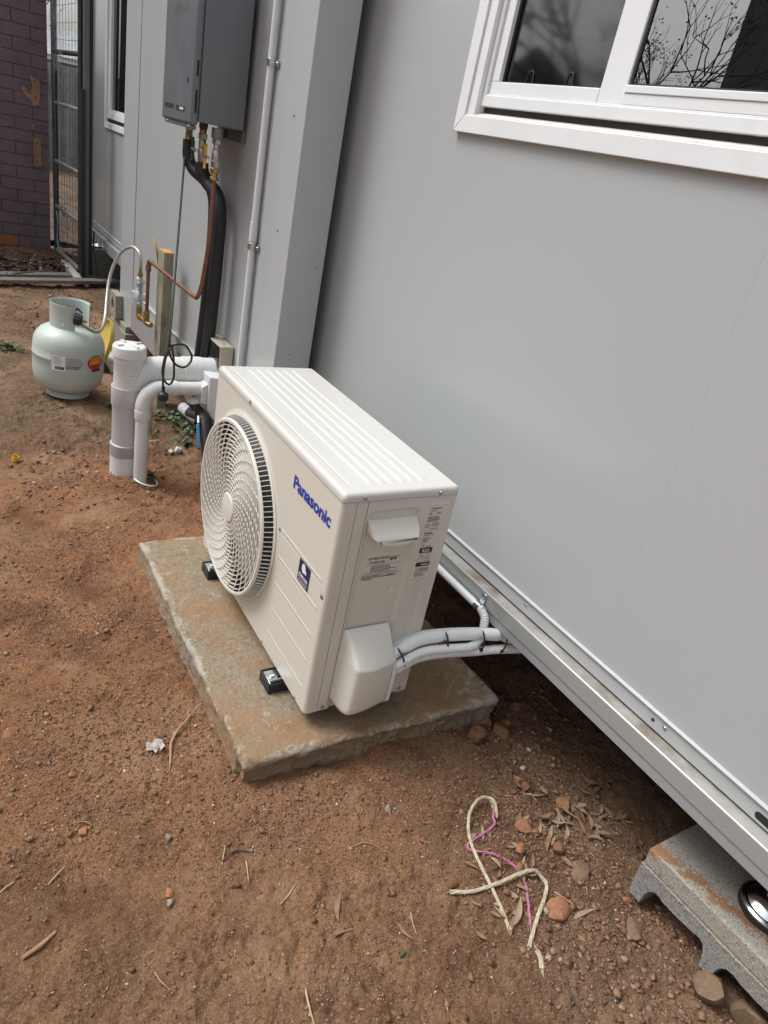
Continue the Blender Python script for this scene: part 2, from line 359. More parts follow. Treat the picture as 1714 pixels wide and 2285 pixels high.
def stain(m):
    t = m.node_tree; b = t.nodes['Principled BSDF']; src = b.inputs['Base Color'].links[0].from_socket; co = objco(t)
    sx = N(t, 'ShaderNodeSeparateXYZ'); t.links.new(co, sx.inputs[0])
    # a diagonal streak of red earth washed over the top
    l = N(t, 'ShaderNodeMath', operation='MULTIPLY_ADD'); t.links.new(sx.outputs[1], l.inputs[0]); l.inputs[1].default_value = 0.16; t.links.new(sx.outputs[0], l.inputs[2])
    a = N(t, 'ShaderNodeMath', operation='SUBTRACT'); t.links.new(l.outputs[0], a.inputs[0]); a.inputs[1].default_value = 0.014
    ab = N(t, 'ShaderNodeMath', operation='ABSOLUTE'); t.links.new(a.outputs[0], ab.inputs[0])
    nz = noise(t, co, 26, 7, 0.75); k = N(t, 'ShaderNodeMath', operation='MULTIPLY_ADD'); t.links.new(nz, k.inputs[0]); k.inputs[1].default_value = 0.16; k.inputs[2].default_value = -0.067
    d = N(t, 'ShaderNodeMath', operation='SUBTRACT'); t.links.new(k.outputs[0], d.inputs[0]); t.links.new(ab.outputs[0], d.inputs[1])
    mr = N(t, 'ShaderNodeMapRange'); mr.inputs['From Min'].default_value = -0.004; mr.inputs['From Max'].default_value = 0.006; mr.inputs['To Max'].default_value = 0.9; t.links.new(d.outputs[0], mr.inputs['Value'])
    t.links.new(mixc(t, mr.outputs[0], src, mixc(t, nz, (0.22,0.105,0.045), (0.38,0.20,0.10))), b.inputs['Base Color'])
stain(M['block_stained'])
M['block_rough'] = concrete_mat('block_rough', (0.36,0.35,0.34), (0.16,0.155,0.15), (0.50,0.47,0.43), (0.32,0.28,0.23), 2.1, 0.3, 0.1)
M['block_dark'] = concrete_mat('block_weathered', (0.17,0.165,0.155), (0.07,0.07,0.065), (0.26,0.25,0.22), (0.13,0.11,0.08), 3.3, 0.5, 0.25)
M['cap'] = concrete_mat('cap_concrete', (0.40,0.37,0.30), (0.22,0.20,0.16), (0.50,0.47,0.40), (0.34,0.28,0.19), 6.3, 0.5, 0.3)

def soil_mat():
    m, t, b = newmat('red_soil')
    g = t.nodes.new('ShaderNodeNewGeometry'); co = g.outputs['Position']
    nL = noise(t, co, 1.7, 6, 0.62); nM = noise(t, co, 7, 9, 0.74); nF = noise(t, co, 75, 8, 0.8); nG = noise(t, co, 360, 6, 0.8)
    red = mixc(t, ramp(t, nM, [(0.36, 0), (0.64, 1)]), (0.205,0.080,0.036), (0.440,0.205,0.100))
    red = mixc(t, ramp(t, nL, [(0.40, 0), (0.60, 0.8)]), red, (0.380,0.175,0.084))
    brn = mixc(t, ramp(t, nM, [(0.34, 0), (0.66, 1)]), (0.095,0.064,0.042), (0.235,0.165,0.110))
    sx = N(t, 'ShaderNodeSeparateXYZ'); t.links.new(co, sx.inputs[0])
    def warp(sock, amt):
        a = N(t, 'ShaderNodeMath', operation='MULTIPLY_ADD'); t.links.new(nL, a.inputs[0]); a.inputs[1].default_value = amt; t.links.new(sock, a.inputs[2]); return a.outputs[0]
    # darker trodden earth further along the wall
    wy = warp(sx.outputs[1], 1.1)
    mr = N(t, 'ShaderNodeMapRange'); mr.inputs['From Min'].default_value = 2.05; mr.inputs['From Max'].default_value = 2.45; t.links.new(wy, mr.inputs['Value'])
    c = mixc(t, mr.outputs[0], red, brn)
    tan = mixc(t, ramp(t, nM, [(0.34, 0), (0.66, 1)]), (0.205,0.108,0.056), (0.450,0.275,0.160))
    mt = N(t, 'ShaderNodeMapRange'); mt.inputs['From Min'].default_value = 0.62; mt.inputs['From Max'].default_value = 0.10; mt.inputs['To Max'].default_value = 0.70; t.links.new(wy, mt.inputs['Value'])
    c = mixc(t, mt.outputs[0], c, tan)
    # grey-brown gritty earth close to the house and right of the slab
    d = N(t, 'ShaderNodeMath', operation='SUBTRACT'); t.links.new(warp(sx.outputs[0], 0.9), d.inputs[0]);
    yy = N(t, 'ShaderNodeMath', operation='MULTIPLY'); t.links.new(sx.outputs[1], yy.inputs[0]); yy.inputs[1].default_value = 0.55; t.links.new(yy.outputs[0], d.inputs[1])
    mr2 = N(t, 'ShaderNodeMapRange'); mr2.inputs['From Min'].default_value = 0.78; mr2.inputs['From Max'].default_value = 1.15; mr2.inputs['To Max'].default_value = 0.75; t.links.new(d.outputs[0], mr2.inputs['Value'])
    c = mixc(t, mr2.outputs[0], c, brn)
    c = mixc(t, ramp(t, nF, [(0.37, 0.75), (0.50, 0)]), c, (0.080,0.040,0.024))
    c = mixc(t, ramp(t, nG, [(0.38, 0.6), (0.49, 0)]), c, (0.10,0.055,0.033))
    c = mixc(t, ramp(t, noise(t, co, 210, 6, 0.85), [(0.50, 0), (0.64, 0.8)]), c, (0.62,0.385,0.225))
    # damp darker earth in broad uneven patches
    c = mixc(t, ramp(t, noise(t, co, 2.3, 8, 0.72, 0.8), [(0.36, 0.60), (0.48, 0)]), c, (0.115,0.052,0.028))
    # pale dusty patches of dry ground
    c = mixc(t, ramp(t, noise(t, co, 3.1, 7, 0.7, 0.4), [(0.48, 0), (0.66, 0.6)]), c, (0.50,0.315,0.190))
    for sc, th, col, am in ((330, 0.95, (0.50,0.37,0.25), 0.7), (560, 0.955, (0.60,0.50,0.38), 0.8), (210, 0.985, (0.46,0.42,0.36), 0.8)):
        vo = t.nodes.new('ShaderNodeTexVoronoi'); vo.inputs['Scale'].default_value = sc; t.links.new(co, vo.inputs['Vector'])
        se = N(t, 'ShaderNodeSeparateColor'); t.links.new(vo.outputs['Color'], se.inputs[0])
        ds = ramp(t, vo.outputs['Distance'], [(0.25, 1.0), (0.42, 0.0)])
        mu = N(t, 'ShaderNodeMath', operation='MULTIPLY'); t.links.new(ramp(t, se.outputs[0], [(th, 0), (th+0.004, am)]), mu.inputs[0]); t.links.new(ds, mu.inputs[1])
        c = mixc(t, mu.outputs[0], c, col)
    t.links.new(c, b.inputs['Base Color']); b.inputs['Roughness'].default_value = 0.95; b.inputs['Specular IOR Level'].default_value = 0.2
    p = bump(t, b, nG, 1.0, 0.004)
    p = bump(t, b, nF, 0.9, 0.012, p)
    return m
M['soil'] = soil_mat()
def stone_mat(name, stops, rough=0.85):
    m, t, b = newmat(name); g = t.nodes.new('ShaderNodeNewGeometry'); co = g.outputs['Position']
    c = ramp(t, g.outputs['Random Per Island'], stops, 'CONSTANT')
    c = mixc(t, ramp(t, noise(t, co, 120, 6, 0.7), [(0.35, 0.6), (0.6, 0)]), c, (0.13,0.06,0.035))
    c = mixc(t, ramp(t, noise(t, co, 600, 3, 0.7), [(0.6, 0), (0.8, 0.35)]), c, (0.50,0.40,0.30))
    t.links.new(c, b.inputs['Base Color']); b.inputs['Roughness'].default_value = rough; b.inputs['Specular IOR Level'].default_value = 0.25
    bump(t, b, noise(t, co, 250, 5, 0.7), 0.6, 0.002); return m
M['clod'] = stone_mat('soil_clods', [(0, (0.235,0.128,0.074)), (0.3, (0.300,0.175,0.105)), (0.52, (0.175,0.095,0.058)), (0.70, (0.26,0.185,0.125)), (0.86, (0.36,0.235,0.145)), (0.94, (0.44,0.34,0.25)), (0.98, (0.60,0.54,0.46))])
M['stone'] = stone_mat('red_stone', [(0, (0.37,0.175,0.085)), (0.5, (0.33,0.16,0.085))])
M['stone_grey'] = stone_mat('grey_stone', [(0, (0.27,0.23,0.18)), (0.5, (0.32,0.29,0.24))])
M['earth'] = stone_mat('earth_lump', [(0, (0.205,0.145,0.095)), (0.5, (0.22,0.15,0.095))])
M['stone_pale'] = stone_mat('pale_stone', [(0, (0.50,0.44,0.36)), (0.5, (0.45,0.38,0.30))])
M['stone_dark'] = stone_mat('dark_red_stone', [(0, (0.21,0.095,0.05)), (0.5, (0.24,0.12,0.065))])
def brick_mat(name, col, orange=None):
    m, t, b = newmat(name); g = t.nodes.new('ShaderNodeNewGeometry'); co = g.outputs['Position']
    c = mixc(t, ramp(t, noise(t, co, 6, 6, 0.65), [(0.35, 0), (0.65, 1)]), tuple(x*0.85 for x in col), tuple(x*1.15 for x in col))
    c = mixc(t, ramp(t, noise(t, co, 38, 5, 0.8), [(0.69, 0), (0.73, 0.6)]), c, (0.30,0.24,0.25) if orange is None else orange)
    t.links.new(c, b.inputs['Base Color']); b.inputs['Roughness'].default_value = 0.6
    bump(t, b, noise(t, co, 50, 6, 0.7), 0.5, 0.006); return m
M['plum'] = brick_mat('plum_painted_brick', (0.155,0.115,0.132))
M['mortar'] = brick_mat('plum_painted_mortar', (0.092,0.070,0.077))
M['bare_brick'] = brick_mat('bare_orange_brick', (0.30,0.12,0.05), (0.35,0.25,0.18))
def glass_mat(name, tint=0.9, rough=0.01, ior=1.9):
    m, t, b = newmat(name); t.nodes.remove(b); out = t.nodes['Material Output']
    gl = N(t, 'ShaderNodeBsdfGlossy'); gl.inputs['Roughness'].default_value = rough
    tr = N(t, 'ShaderNodeBsdfTransparent'); tr.inputs['Color'].default_value = (tint, tint, tint, 1)
    fr = N(t, 'ShaderNodeFresnel'); fr.inputs['IOR'].default_value = ior
    mx = N(t, 'ShaderNodeMixShader'); t.links.new(fr.outputs[0], mx.inputs[0]); t.links.new(tr.outputs[0], mx.inputs[1]); t.links.new(gl.outputs[0], mx.inputs[2])
    t.links.new(mx.outputs[0], out.inputs['Surface']); return m
M['glass'] = glass_mat('window_glass', 0.5, 0.004, 3.6)
M['glass_screen'] = glass_mat('glass_behind_fly_screen', 0.30, 0.05, 2.3)
M['clear'] = glass_mat('clear_plastic', 0.75, 0.08, 1.6)
def film_mat():
    m, t, b = newmat('plastic_film'); t.nodes.remove(b); out = t.nodes['Material Output']
    d = N(t, 'ShaderNodeBsdfDiffuse'); d.inputs['Color'].default_value = (0.75,0.76,0.77,1)
    g = N(t, 'ShaderNodeBsdfGlossy'); g.inputs['Roughness'].default_value = 0.2
    tr = N(t, 'ShaderNodeBsdfTransparent'); co = objco(t)
    m1 = N(t, 'ShaderNodeMixShader'); m1.inputs[0].default_value = 0.35; t.links.new(d.outputs[0], m1.inputs[1]); t.links.new(g.outputs[0], m1.inputs[2])
    m2 = N(t, 'ShaderNodeMixShader'); t.links.new(ramp(t, noise(t, co, 22, 4), [(0.35, 0.06), (0.7, 0.4)]), m2.inputs[0]); t.links.new(tr.outputs[0], m2.inputs[1]); t.links.new(m1.outputs[0], m2.inputs[2])
    t.links.new(m2.outputs[0], out.inputs['Surface']); return m
M['film'] = film_mat()
M['screenmesh'] = glass_mat('fly_screen', 0.45, 0.5, 1.2)

# ================================================================== GROUND
def gbase(x, y):
    x = np.asarray(x, float); y = np.asarray(y, float)
    h = -0.118 + 0.018*sstep(1.2, 2.0, y) + 0.035*sstep(1.9, 3.2, y) + 0.045*sstep(3.0, 5.5, y) + 0.02*sstep(5.5, 8, y)
    edge = 1.93 + 0.14*fbm(x*2.1, y*0+3, octv=3, seed=5) + 0.10*x
    h = h + 0.022*sstep(edge - 0.05, edge + 0.03, y)*sstep(0.15, -0.1, x)*sstep(4.5, 2.5, y)
    # a scraped hollow left of the pipes
    h = h - 0.020*np.exp(-(((x+0.55)/0.22)**2 + ((y-1.80)/0.18)**2))
    # soil heaped round the pipe feet
    h = h + 0.018*np.exp(-(((x+0.07)/0.12)**2 + ((y-1.52)/0.08)**2))
    h = h - 0.02*np.exp(-(((x-0.42)/0.10)**2 + ((y-0.2)/0.9)**2))
    h = h - 0.045*np.exp(-(((x-0.30)/0.16)**2 + ((y-3.3)/0.45)**2))
    h = h - 0.035*sstep(0.42, 0.60, x)*sstep(0.4, -0.2, y)*sstep(-0.75, -0.45, y)
    return h
def ground(x, y):
    x = np.asarray(x, float); y = np.asarray(y, float)
    h = gbase(x, y) + 0.010*fbm(x*2.3, y*2.3, octv=3, seed=1) + 0.0075*fbm(x*9, y*9, octv=4, seed=2)
    near = sstep(12, 6, y)*sstep(-4, -2, x)*sstep(4, 2, x)
    rough = 0.35 + 0.65*sstep(-0.1, 0.45, fbm(x*1.6, y*1.6, octv=3, seed=9) + 0.35*sstep(0.0, 0.5, x))
    c = fbm(x*38, y*38, octv=3, seed=3)
    # crusts: thin broken plates of packed soil with sharp little edges
    e1 = fbm(x*7 + 3, y*9, octv=4, seed=51); e2 = fbm(x*15, y*17 + 5, octv=3, seed=52)
    h = h + near*(0.0045*sstep(-0.02, 0.05, e1) + 0.0030*sstep(0.05, 0.11, e2) - 0.004)
    h = h + near*rough*(0.0062*np.maximum(c, -0.25) + 0.0030*fbm(x*110, y*110, octv=2, seed=4))
    # creases of packed soil (trowel and boot marks) left of the slab
    k = np.sin(34*(y + 0.25*x) + 5*vnoise(x*5, y*5, seed=12)); h = h + 0.0030*k*sstep(-0.1, -0.3, x)*sstep(0.1, 0.3, y)*sstep(1.7, 1.3, y)
    return h
def gz(x, y): return float(ground(np.array([x]), np.array([y]))[0])
def axis(fine0, fine1, step, lo, hi, grow=1.12):
    a = list(np.arange(fine0, fine1 + 1e-6, step)); s = step; q = fine1
    while q < hi: s *= grow; q += s; a.append(min(q, hi))
    s = step; q = fine0; pre = []
    while q > lo: s *= grow; q -= s; pre.append(max(q, lo))
    return np.array(pre[::-1] + a)
gx = axis(-1.05, 0.85, 0.0055, -70, 70, 1.06); gy = axis(-1.05, 2.2, 0.0058, -60, 90, 1.022)
GX, GY = np.meshgrid(gx, gy, indexing='ij'); GZ = ground(GX, GY)
nx, ny = GX.shape
idx = np.arange(nx*ny).reshape(nx, ny)
Q = np.stack([idx[:-1,:-1], idx[1:,:-1], idx[1:,1:], idx[:-1,1:]], -1).reshape(-1, 4)
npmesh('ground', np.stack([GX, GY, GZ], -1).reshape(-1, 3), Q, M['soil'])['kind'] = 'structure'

# ---- rock geometry
def ico():
    ph = (1 + 5**.5)/2
    v = np.array([(-1,ph,0),(1,ph,0),(-1,-ph,0),(1,-ph,0),(0,-1,ph),(0,1,ph),(0,-1,-ph),(0,1,-ph),(ph,0,-1),(ph,0,1),(-ph,0,-1),(-ph,0,1)], float)
    v /= np.linalg.norm(v[0])
    f = np.array([(0,11,5),(0,5,1),(0,1,7),(0,7,10),(0,10,11),(1,5,9),(5,11,4),(11,10,2),(10,7,6),(7,1,8),(3,9,4),(3,4,2),(3,2,6),(3,6,8),(3,8,9),(4,9,5),(2,4,11),(6,2,10),(8,6,7),(9,8,1)])
    return v, f
def subdiv(v, f, k):
    for _ in range(k):
        cache = {}; v = list(map(tuple, v)); nf = []
        def mid(a, b):
            key = (min(a,b), max(a,b))
            if key not in cache:
                p = np.array(v[a]) + np.array(v[b]); p /= np.linalg.norm(p); cache[key] = len(v); v.append(tuple(p))
            return cache[key]
        for a, b, c in f:
            ab, bc, ca = mid(a,b), mid(b,c), mid(c,a); nf += [(a,ab,ca),(b,bc,ab),(c,ca,bc),(ab,bc,ca)]
        v = np.array(v); f = np.array(nf)
    return v, f
IV, IF = ico()
def inslab(x, y, pad=0.0): return (x > -0.172-pad) & (x < 0.59+pad) & (y > -0.075-pad) & (y < 0.945+pad)
CVx = np.array([(x, y, z) for z in (-1, 1) for y in (-1, 1) for x in (-1, 1)], float)*0.62; CFx = np.array([(0,2,1),(1,2,3),(4,5,6),(5,7,6),(0,1,4),(1,5,4),(2,6,3),(3,6,7),(0,4,2),(2,4,6),(1,3,5),(3,7,5)])
OV = np.array([(1,0,0),(-1,0,0),(0,1,0),(0,-1,0),(0,0,1),(0,0,-1)], float); OF = np.array([(0,2,4),(2,1,4),(1,3,4),(3,0,4),(2,0,5),(1,2,5),(3,1,5),(0,3,5)])
def pebbles(name, n, xr, yr, smin, smax, pw, mat, seed, dens=None, flat=0.65, IV=IV, IF=IF):
    nv = len(IV)
    rs = np.random.RandomState(seed)
    x = rs.uniform(*xr, n); y = rs.uniform(*yr, n); keep = ~inslab(x, y, -0.002)
    if dens is not None: keep &= rs.rand(n) < dens(x, y)
    x = x[keep]; y = y[keep]; n = len(x)
    s = smin + (smax - smin) * rs.rand(n)**pw
    z = ground(x, y)
    V = IV[None]*(1 + 0.42*(rs.rand(n, nv)[:,:,None] - 0.5)*2) + (rs.rand(n, nv, 3)-0.5)*0.35
    sc = s[:,None,None]*(0.7 + 0.6*rs.rand(n, 1, 3)); V = V*sc; V[:,:,2] *= flat
    a = rs.rand(n)*6.283; ca, sa = np.cos(a)[:,None], np.sin(a)[:,None]
    X = V[:,:,0]*ca - V[:,:,1]*sa; Y = V[:,:,0]*sa + V[:,:,1]*ca
    P = np.stack([X + x[:,None], Y + y[:,None], V[:,:,2] + (z + s*flat*0.35)[:,None]], -1).reshape(-1, 3)
    Fk = (IF[None] + (np.arange(n)*nv)[:,None,None]).reshape(-1, 3)
    o = npmesh(name, P, Fk, mat, smooth=False); return o
def dens_near(x, y):
    d = 0.32 + 1.25*np.clip(fbm(x*2.2, y*2.2, octv=3, seed=21), -0.4, 1)
    d = d + 0.45*sstep(-0.15, -0.45, y)
    d = d + 0.6*sstep(0.15, 0.45, x)*sstep(-0.1, -0.4, y) + 0.5*np.exp(-((y+0.16)/0.10)**2)*(x > -0.2)
    return np.clip(d, 0.06, 1)
o = pebbles('soil_grit', 125000, (-0.95, 0.80), (-1.0, 1.25), 0.0010, 0.0036, 2.0, M['clod'], 31, dens_near, 0.7, OV, OF); tag(o, 'fine grit and crumbs of red soil strewn over the bare ground', 'grit', kind='stuff')
o = pebbles('soil_clods', 8000, (-1.05, 0.85), (-1.0, 1.9), 0.0025, 0.0085, 3.0, M['clod'], 32, dens_near, 0.65, CVx, CFx); tag(o, 'small crumbly clods of red soil around the concrete slab', 'soil clods', kind='stuff')
o = pebbles('gravel_by_house', 2600, (0.22, 0.85), (-0.95, -0.02), 0.002, 0.010, 2.4, M['clod'], 33, lambda x, y: np.clip(0.3 + fbm(x*5, y*5, octv=2, seed=8), 0.05, 1), 0.65, CVx, CFx); tag(o, 'loose stony rubble at the edge of the dark gap under the house', 'rubble', kind='stuff')
o = pebbles('far_grit', 9000, (-1.4, 0.9), (1.3, 5.6), 0.002, 0.011, 2.6, M['clod'], 34, lambda x, y: np.clip(0.5 + fbm(x*2, y*2, octv=3, seed=6), 0.1, 1), 0.65, CVx, CFx); tag(o, 'scattered grit on the darker trodden earth by the gas bottle', 'grit', kind='stuff')

def rock_mesh(seed, lumps=0.32, k=2, ang=True):
    v, f = subdiv(IV, IF, k); rs = np.random.RandomState(seed)
    d = 1 + lumps*fbm(v[:,0]*1.1 + seed, v[:,1]*1.1, v[:,2]*1.1, octv=3, seed=seed)
    v = v*d[:,None]
    for _ in range(10):       # chipped facets
        nrm = rs.randn(3); nrm /= np.linalg.norm(nrm); lim = 0.48 + 0.30*rs.rand(); pr = v @ nrm
        v = v - np.maximum(pr - lim, 0)[:,None]*nrm[None]*0.85
    return v, f
def rock(name, x, y, sx, sy, sz, mat, seed, label, rz=0.0, group=None, sink=0.25, zoff=0, k=2):
    v, f = rock_mesh(seed, k=k); v = v*np.array([sx, sy, sz])/2
    z = gz(x, y) + sz*(0.5 - sink) + zoff
    o = npmesh(name, v, f, mat, smooth=True, sharp=28); o.location = (x, y, z); o.rotation_euler = (0,0,rz)
    tag(o, label, 'rock', group); return o
S = M['stone']
rock('rock', 0.351, -0.618, 0.072, 0.058, 0.030, S, 3, 'smooth orange-brown flat rock, largest one, beside the end of the cream twine', 0.4)
rock('rock', 0.413, -0.422, 0.062, 0.045, 0.030, S, 4, 'kidney-shaped orange-red rock just right of the pink twine', -0.5)
rock('rock', 0.590, -0.390, 0.052, 0.055, 0.034, S, 5, 'round orange rock lying in the dry leaf litter nearest the house beam', 0.9)
rock('rock', 0.163, -0.465, 0.034, 0.034, 0.028, M['stone_dark'], 6, 'small dull brown rock touching the frayed end of the cream twine', 0.2)
rock('rock', 0.495, -0.125, 0.072, 0.060, 0.055, M['stone_dark'], 7, 'lumpy red-brown rock against the broken near edge of the slab', 0.3, sink=0.15)
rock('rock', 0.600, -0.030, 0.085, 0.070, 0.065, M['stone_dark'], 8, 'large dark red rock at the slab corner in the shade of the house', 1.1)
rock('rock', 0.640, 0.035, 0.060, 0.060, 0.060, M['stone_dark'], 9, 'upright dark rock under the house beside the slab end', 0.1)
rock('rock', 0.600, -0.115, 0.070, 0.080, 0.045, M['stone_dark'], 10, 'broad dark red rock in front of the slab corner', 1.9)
rock('rock', 0.565, -0.085, 0.030, 0.042, 0.040, S, 11, 'small upright reddish rock wedged among larger dark rocks', 0.5)
rock('rock', 0.520, -0.885, 0.085, 0.075, 0.075, M['earth'], 12, 'big brown-grey lump of earth under the arch of the hollow concrete block', 0.2)
rock('rock', 0.552, -0.945, 0.060, 0.090, 0.075, M['earth'], 13, 'tall brown lump of earth at the lower right beside the hollow concrete block', 0.5)
rock('rock', 0.455, -0.500, 0.040, 0.035, 0.030, M['stone_dark'], 14, 'small dark rock in the leaf litter right of the pink twine', 0.5)
rock('rock', 0.43, -0.445, 0.026, 0.026, 0.022, S, 15, 'small orange rock right beside the kidney-shaped rock', 0.1)
rock('rock', 0.36, -0.465, 0.036, 0.030, 0.022, S, 16, 'orange rock lying among curled leaves above the crossing twines', 0.8)
rock('rock', 0.33, -0.50, 0.028, 0.020, 0.020, S, 17, 'narrow orange rock close to where the two twines cross', 0.9)
rock('rock', 0.470, -0.560, 0.075, 0.055, 0.035, M['earth'], 18, 'broad grey half-buried rock left of the hollow concrete block', 0.4, sink=0.5)
rock('rock', 0.480, -0.72, 0.062, 0.050, 0.022, M['earth'], 19, 'flat grey half-buried stone below the left foot of the hollow block', 0.4, sink=0.5)
rock('rock', 0.520, -0.665, 0.026, 0.026, 0.02, S, 20, 'small orange stone tucked under the first arch of the hollow block', 0.4)
rock('rock', -0.52, -0.05, 0.03, 0.022, 0.016, S, 21, 'small angular tan stone on bare soil at the lower left', 0.4)
rock('rock', -0.395, -0.255, 0.028, 0.020, 0.014, M['stone'], 22, 'small orange triangular stone at the bottom of the yard', 0.9)
rock('rock', -0.40, -0.275, 0.020, 0.016, 0.013, M['stone_pale'], 23, 'small white stone touching the orange triangular stone', 0.3)
rock('rock', -0.365, -0.135, 0.014, 0.022, 0.013, M['stone_grey'], 24, 'small grey-white pebble pressed into the soil left of the slab corner', 0.3)
rock('rock', 0.13, -0.245, 0.026, 0.020, 0.017, M['stone_grey'], 25, 'small grey pointed stone in open soil in front of the slab', 1.0)
rock('rock', -0.62, 0.28, 0.05, 0.03, 0.012, S, 26, 'thin flat orange stone at the left edge of the photo', 0.6)
rock('rock', -0.245, 0.14, 0.02, 0.015, 0.012, S, 27, 'small orange stone beside the long curved twig', 0.6)
for i in range(18):
    x = random.uniform(-0.75, 0.5); y = random.uniform(-0.75, 1.3)
    if -0.21 < x < 0.62 and -0.13 < y < 0.98: continue
    s = random.uniform(0.008, 0.014)
    rock('pebble', x, y, s*1.3, s, s*0.7, random.choice([M['stone'], M['stone_grey'], M['stone_pale'], M['stone_dark']]), 100+i, 'loose pebble lying on the bare red soil', random.random()*6, 'loose pebbles scattered over the red soil', 0.25, k=1)
for i in range(10):
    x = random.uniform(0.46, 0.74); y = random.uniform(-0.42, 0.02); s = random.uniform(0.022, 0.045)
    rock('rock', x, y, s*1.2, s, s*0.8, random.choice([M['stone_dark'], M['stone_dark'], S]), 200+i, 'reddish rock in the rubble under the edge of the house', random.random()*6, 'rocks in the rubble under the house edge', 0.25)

# ================================================================== SLAB
def slab():
    nu, nv, nh = 190, 250, 16
    c = {'nl': (-0.174,-0.062), 'fl': (-0.163,0.948), 'nr': (0.582,-0.092), 'fr': (0.592,0.930)}
    def plan(u, v):
        x = (c['nl'][0]*(1-u) + c['nr'][0]*u)*(1-v) + (c['fl'][0]*(1-u) + c['fr'][0]*u)*v
        y = (c['nl'][1]*(1-u) + c['nr'][1]*u)*(1-v) + (c['fl'][1]*(1-u) + c['fr'][1]*u)*v
        return x, y
    TOP, BOT = -0.041, -0.135
    u = np.linspace(0, 1, nu); v = np.linspace(0, 1, nv); U, Vv = np.meshgrid(u, v, indexing='ij')
    X, Y = plan(U, Vv)
    d = np.minimum(np.minimum(U, 1-U)*0.756, np.minimum(Vv, 1-Vv)*1.01)      # distance to the edge
    er = 0.0045 + 0.006*np.clip(fbm(X*18, Y*18, octv=3, seed=41) + 0.3, 0, 1)
    near_er = er*np.where((1-U)*0 + Vv*1.01 < 0.04, 1.7, 1)
    Z = TOP - np.maximum(0, 1 - d/near_er)**1.7*near_er*0.9 + 0.0006*fbm(X*45, Y*45, octv=3, seed=42) + 0.0012*fbm(X*6, Y*6, octv=2, seed=45) - 0.0014*sstep(0.42, 0.75, fbm(X*75, Y*75, octv=2, seed=47))
    # wander of the plan outline
    cx, cy = 0.21, 0.43
    def wander(X, Y, Z=None, amp=0.004):
        n = fbm(X*14, Y*14, None if Z is None else Z*14, octv=4, seed=43)
        return n*amp
    edge_f = np.maximum(0, 1 - d/0.03)
    nrm_x = np.where(np.minimum(U, 1-U)*0.756 <= np.minimum(Vv, 1-Vv)*1.01, np.sign(U-0.5), 0); nrm_y = np.where(nrm_x == 0, np.sign(Vv-0.5), 0)
    wv = wander(X, Y); X = X + nrm_x*wv*edge_f; Y = Y + nrm_y*wv*edge_f
    verts = [np.stack([X, Y, Z], -1).reshape(-1, 3)]; id0 = np.arange(nu*nv).reshape(nu, nv)
    fs = [np.stack([id0[:-1,:-1], id0[1:,:-1], id0[1:,1:], id0[:-1,1:]], -1).reshape(-1, 4)]
    loop = list(id0[:,0]) + list(id0[-1,1:]) + list(id0[-2::-1,-1]) + list(id0[0,-2:0:-1]); L = len(loop)
    base = verts[0][loop]; nr = np.zeros((L, 2))
    for i in range(L):
        t = base[(i+3) % L] - base[i-3]; nr[i] = (t[1], -t[0]); nr[i] /= np.linalg.norm(nr[i]) + 1e-9
    rows = [np.array(loop)]; off = nu*nv
    for k in range(1, nh+1):
        f = k/nh; zz = base[:,2]*(1-f) + BOT*f
        px, py = base[:,0], base[:,1]
        near = (py < -0.02)
        amp = np.where(near, 0.0060, 0.0032)
        n = fbm(px*40, py*40, zz*45, octv=4, seed=44); n2 = 1.3*np.abs(fbm(px*85, py*85, zz*100, octv=3, seed=46))
        push = (n*amp - n2*0.003 - np.where(near, 0.008, 0.002)*math.sin(math.pi*min(1, f*1.1)))*min(1, f*5)
        push = push + np.where(near, -0.010, 0.006)*f
        verts.append(np.stack([px + nr[:,0]*push, py + nr[:,1]*push, zz], -1)); rows.append(off + np.arange(L)); off += L
    for a, b in zip(rows[:-1], rows[1:]):
        fs.append(np.stack([a, b, np.roll(b, -1), np.roll(a, -1)], -1))
    o = npmesh('concrete_slab', np.concatenate(verts), np.concatenate(fs), M['slab'])
    at = o.data.attributes.new('edge', 'FLOAT', 'POINT'); e_ = np.zeros(len(o.data.vertices)); e_[:nu*nv] = np.clip(1 - d.ravel()/0.028, 0, 1); e_[nu*nv:nu*nv+2*L] = 0.8; at.data.foreach_set('value', e_)
    tag(o, 'old brown-stained concrete slab with chipped edges under the air conditioner', 'concrete slab')
slab()

# ================================================================== HOUSE
house = empty('portable_house', (0.53, 0, 0.2), 0, 'grey metal clad portable house raised on concrete blocks, with a projecting middle section', 'house')
HL = Vector((0.53, 0, 0.2))
class HB(MB):       # parts written in world coordinates, stored relative to the house empty
    def build(s, name, m, parent=None, **k):
        o = MB.build(s, name, m, None, **k)
        p = parent or house; o.parent = p
        wp = HL if p is house else Vector((0,0,0))
        if p is house: o.location = -HL
        return o
XM = 0.53
def hb(name, m, x0, x1, y0, y1, z0, z1, bevel=0.0, parent=None):
    return HB().box(x0, x1, y0, y1, z0, z1).build(name, m, parent, bevel=bevel)
# cladding panels, near run (window opening y<0.6, z>1.36)
for (a, b) in ((-2.6, -1.3006), (-1.3000, -0.3531), (-0.3529, 0.6098)): hb('wall_panel', M['wall'], XM, XM+0.05, a, b, 0.29, 1.37)
hb('wall_panel', M['wall'], XM, XM+0.05, 0.61, 1.75, 0.29, 2.55)
hb('panel_joint', M['wall'], XM+0.0006, XM+0.04, -0.36, -0.346, 0.30, 1.36)
hb('wall_panel', M['wall'], XM, XM+0.05, -2.6, 0.6085, 2.32, 2.55, 0.0015)
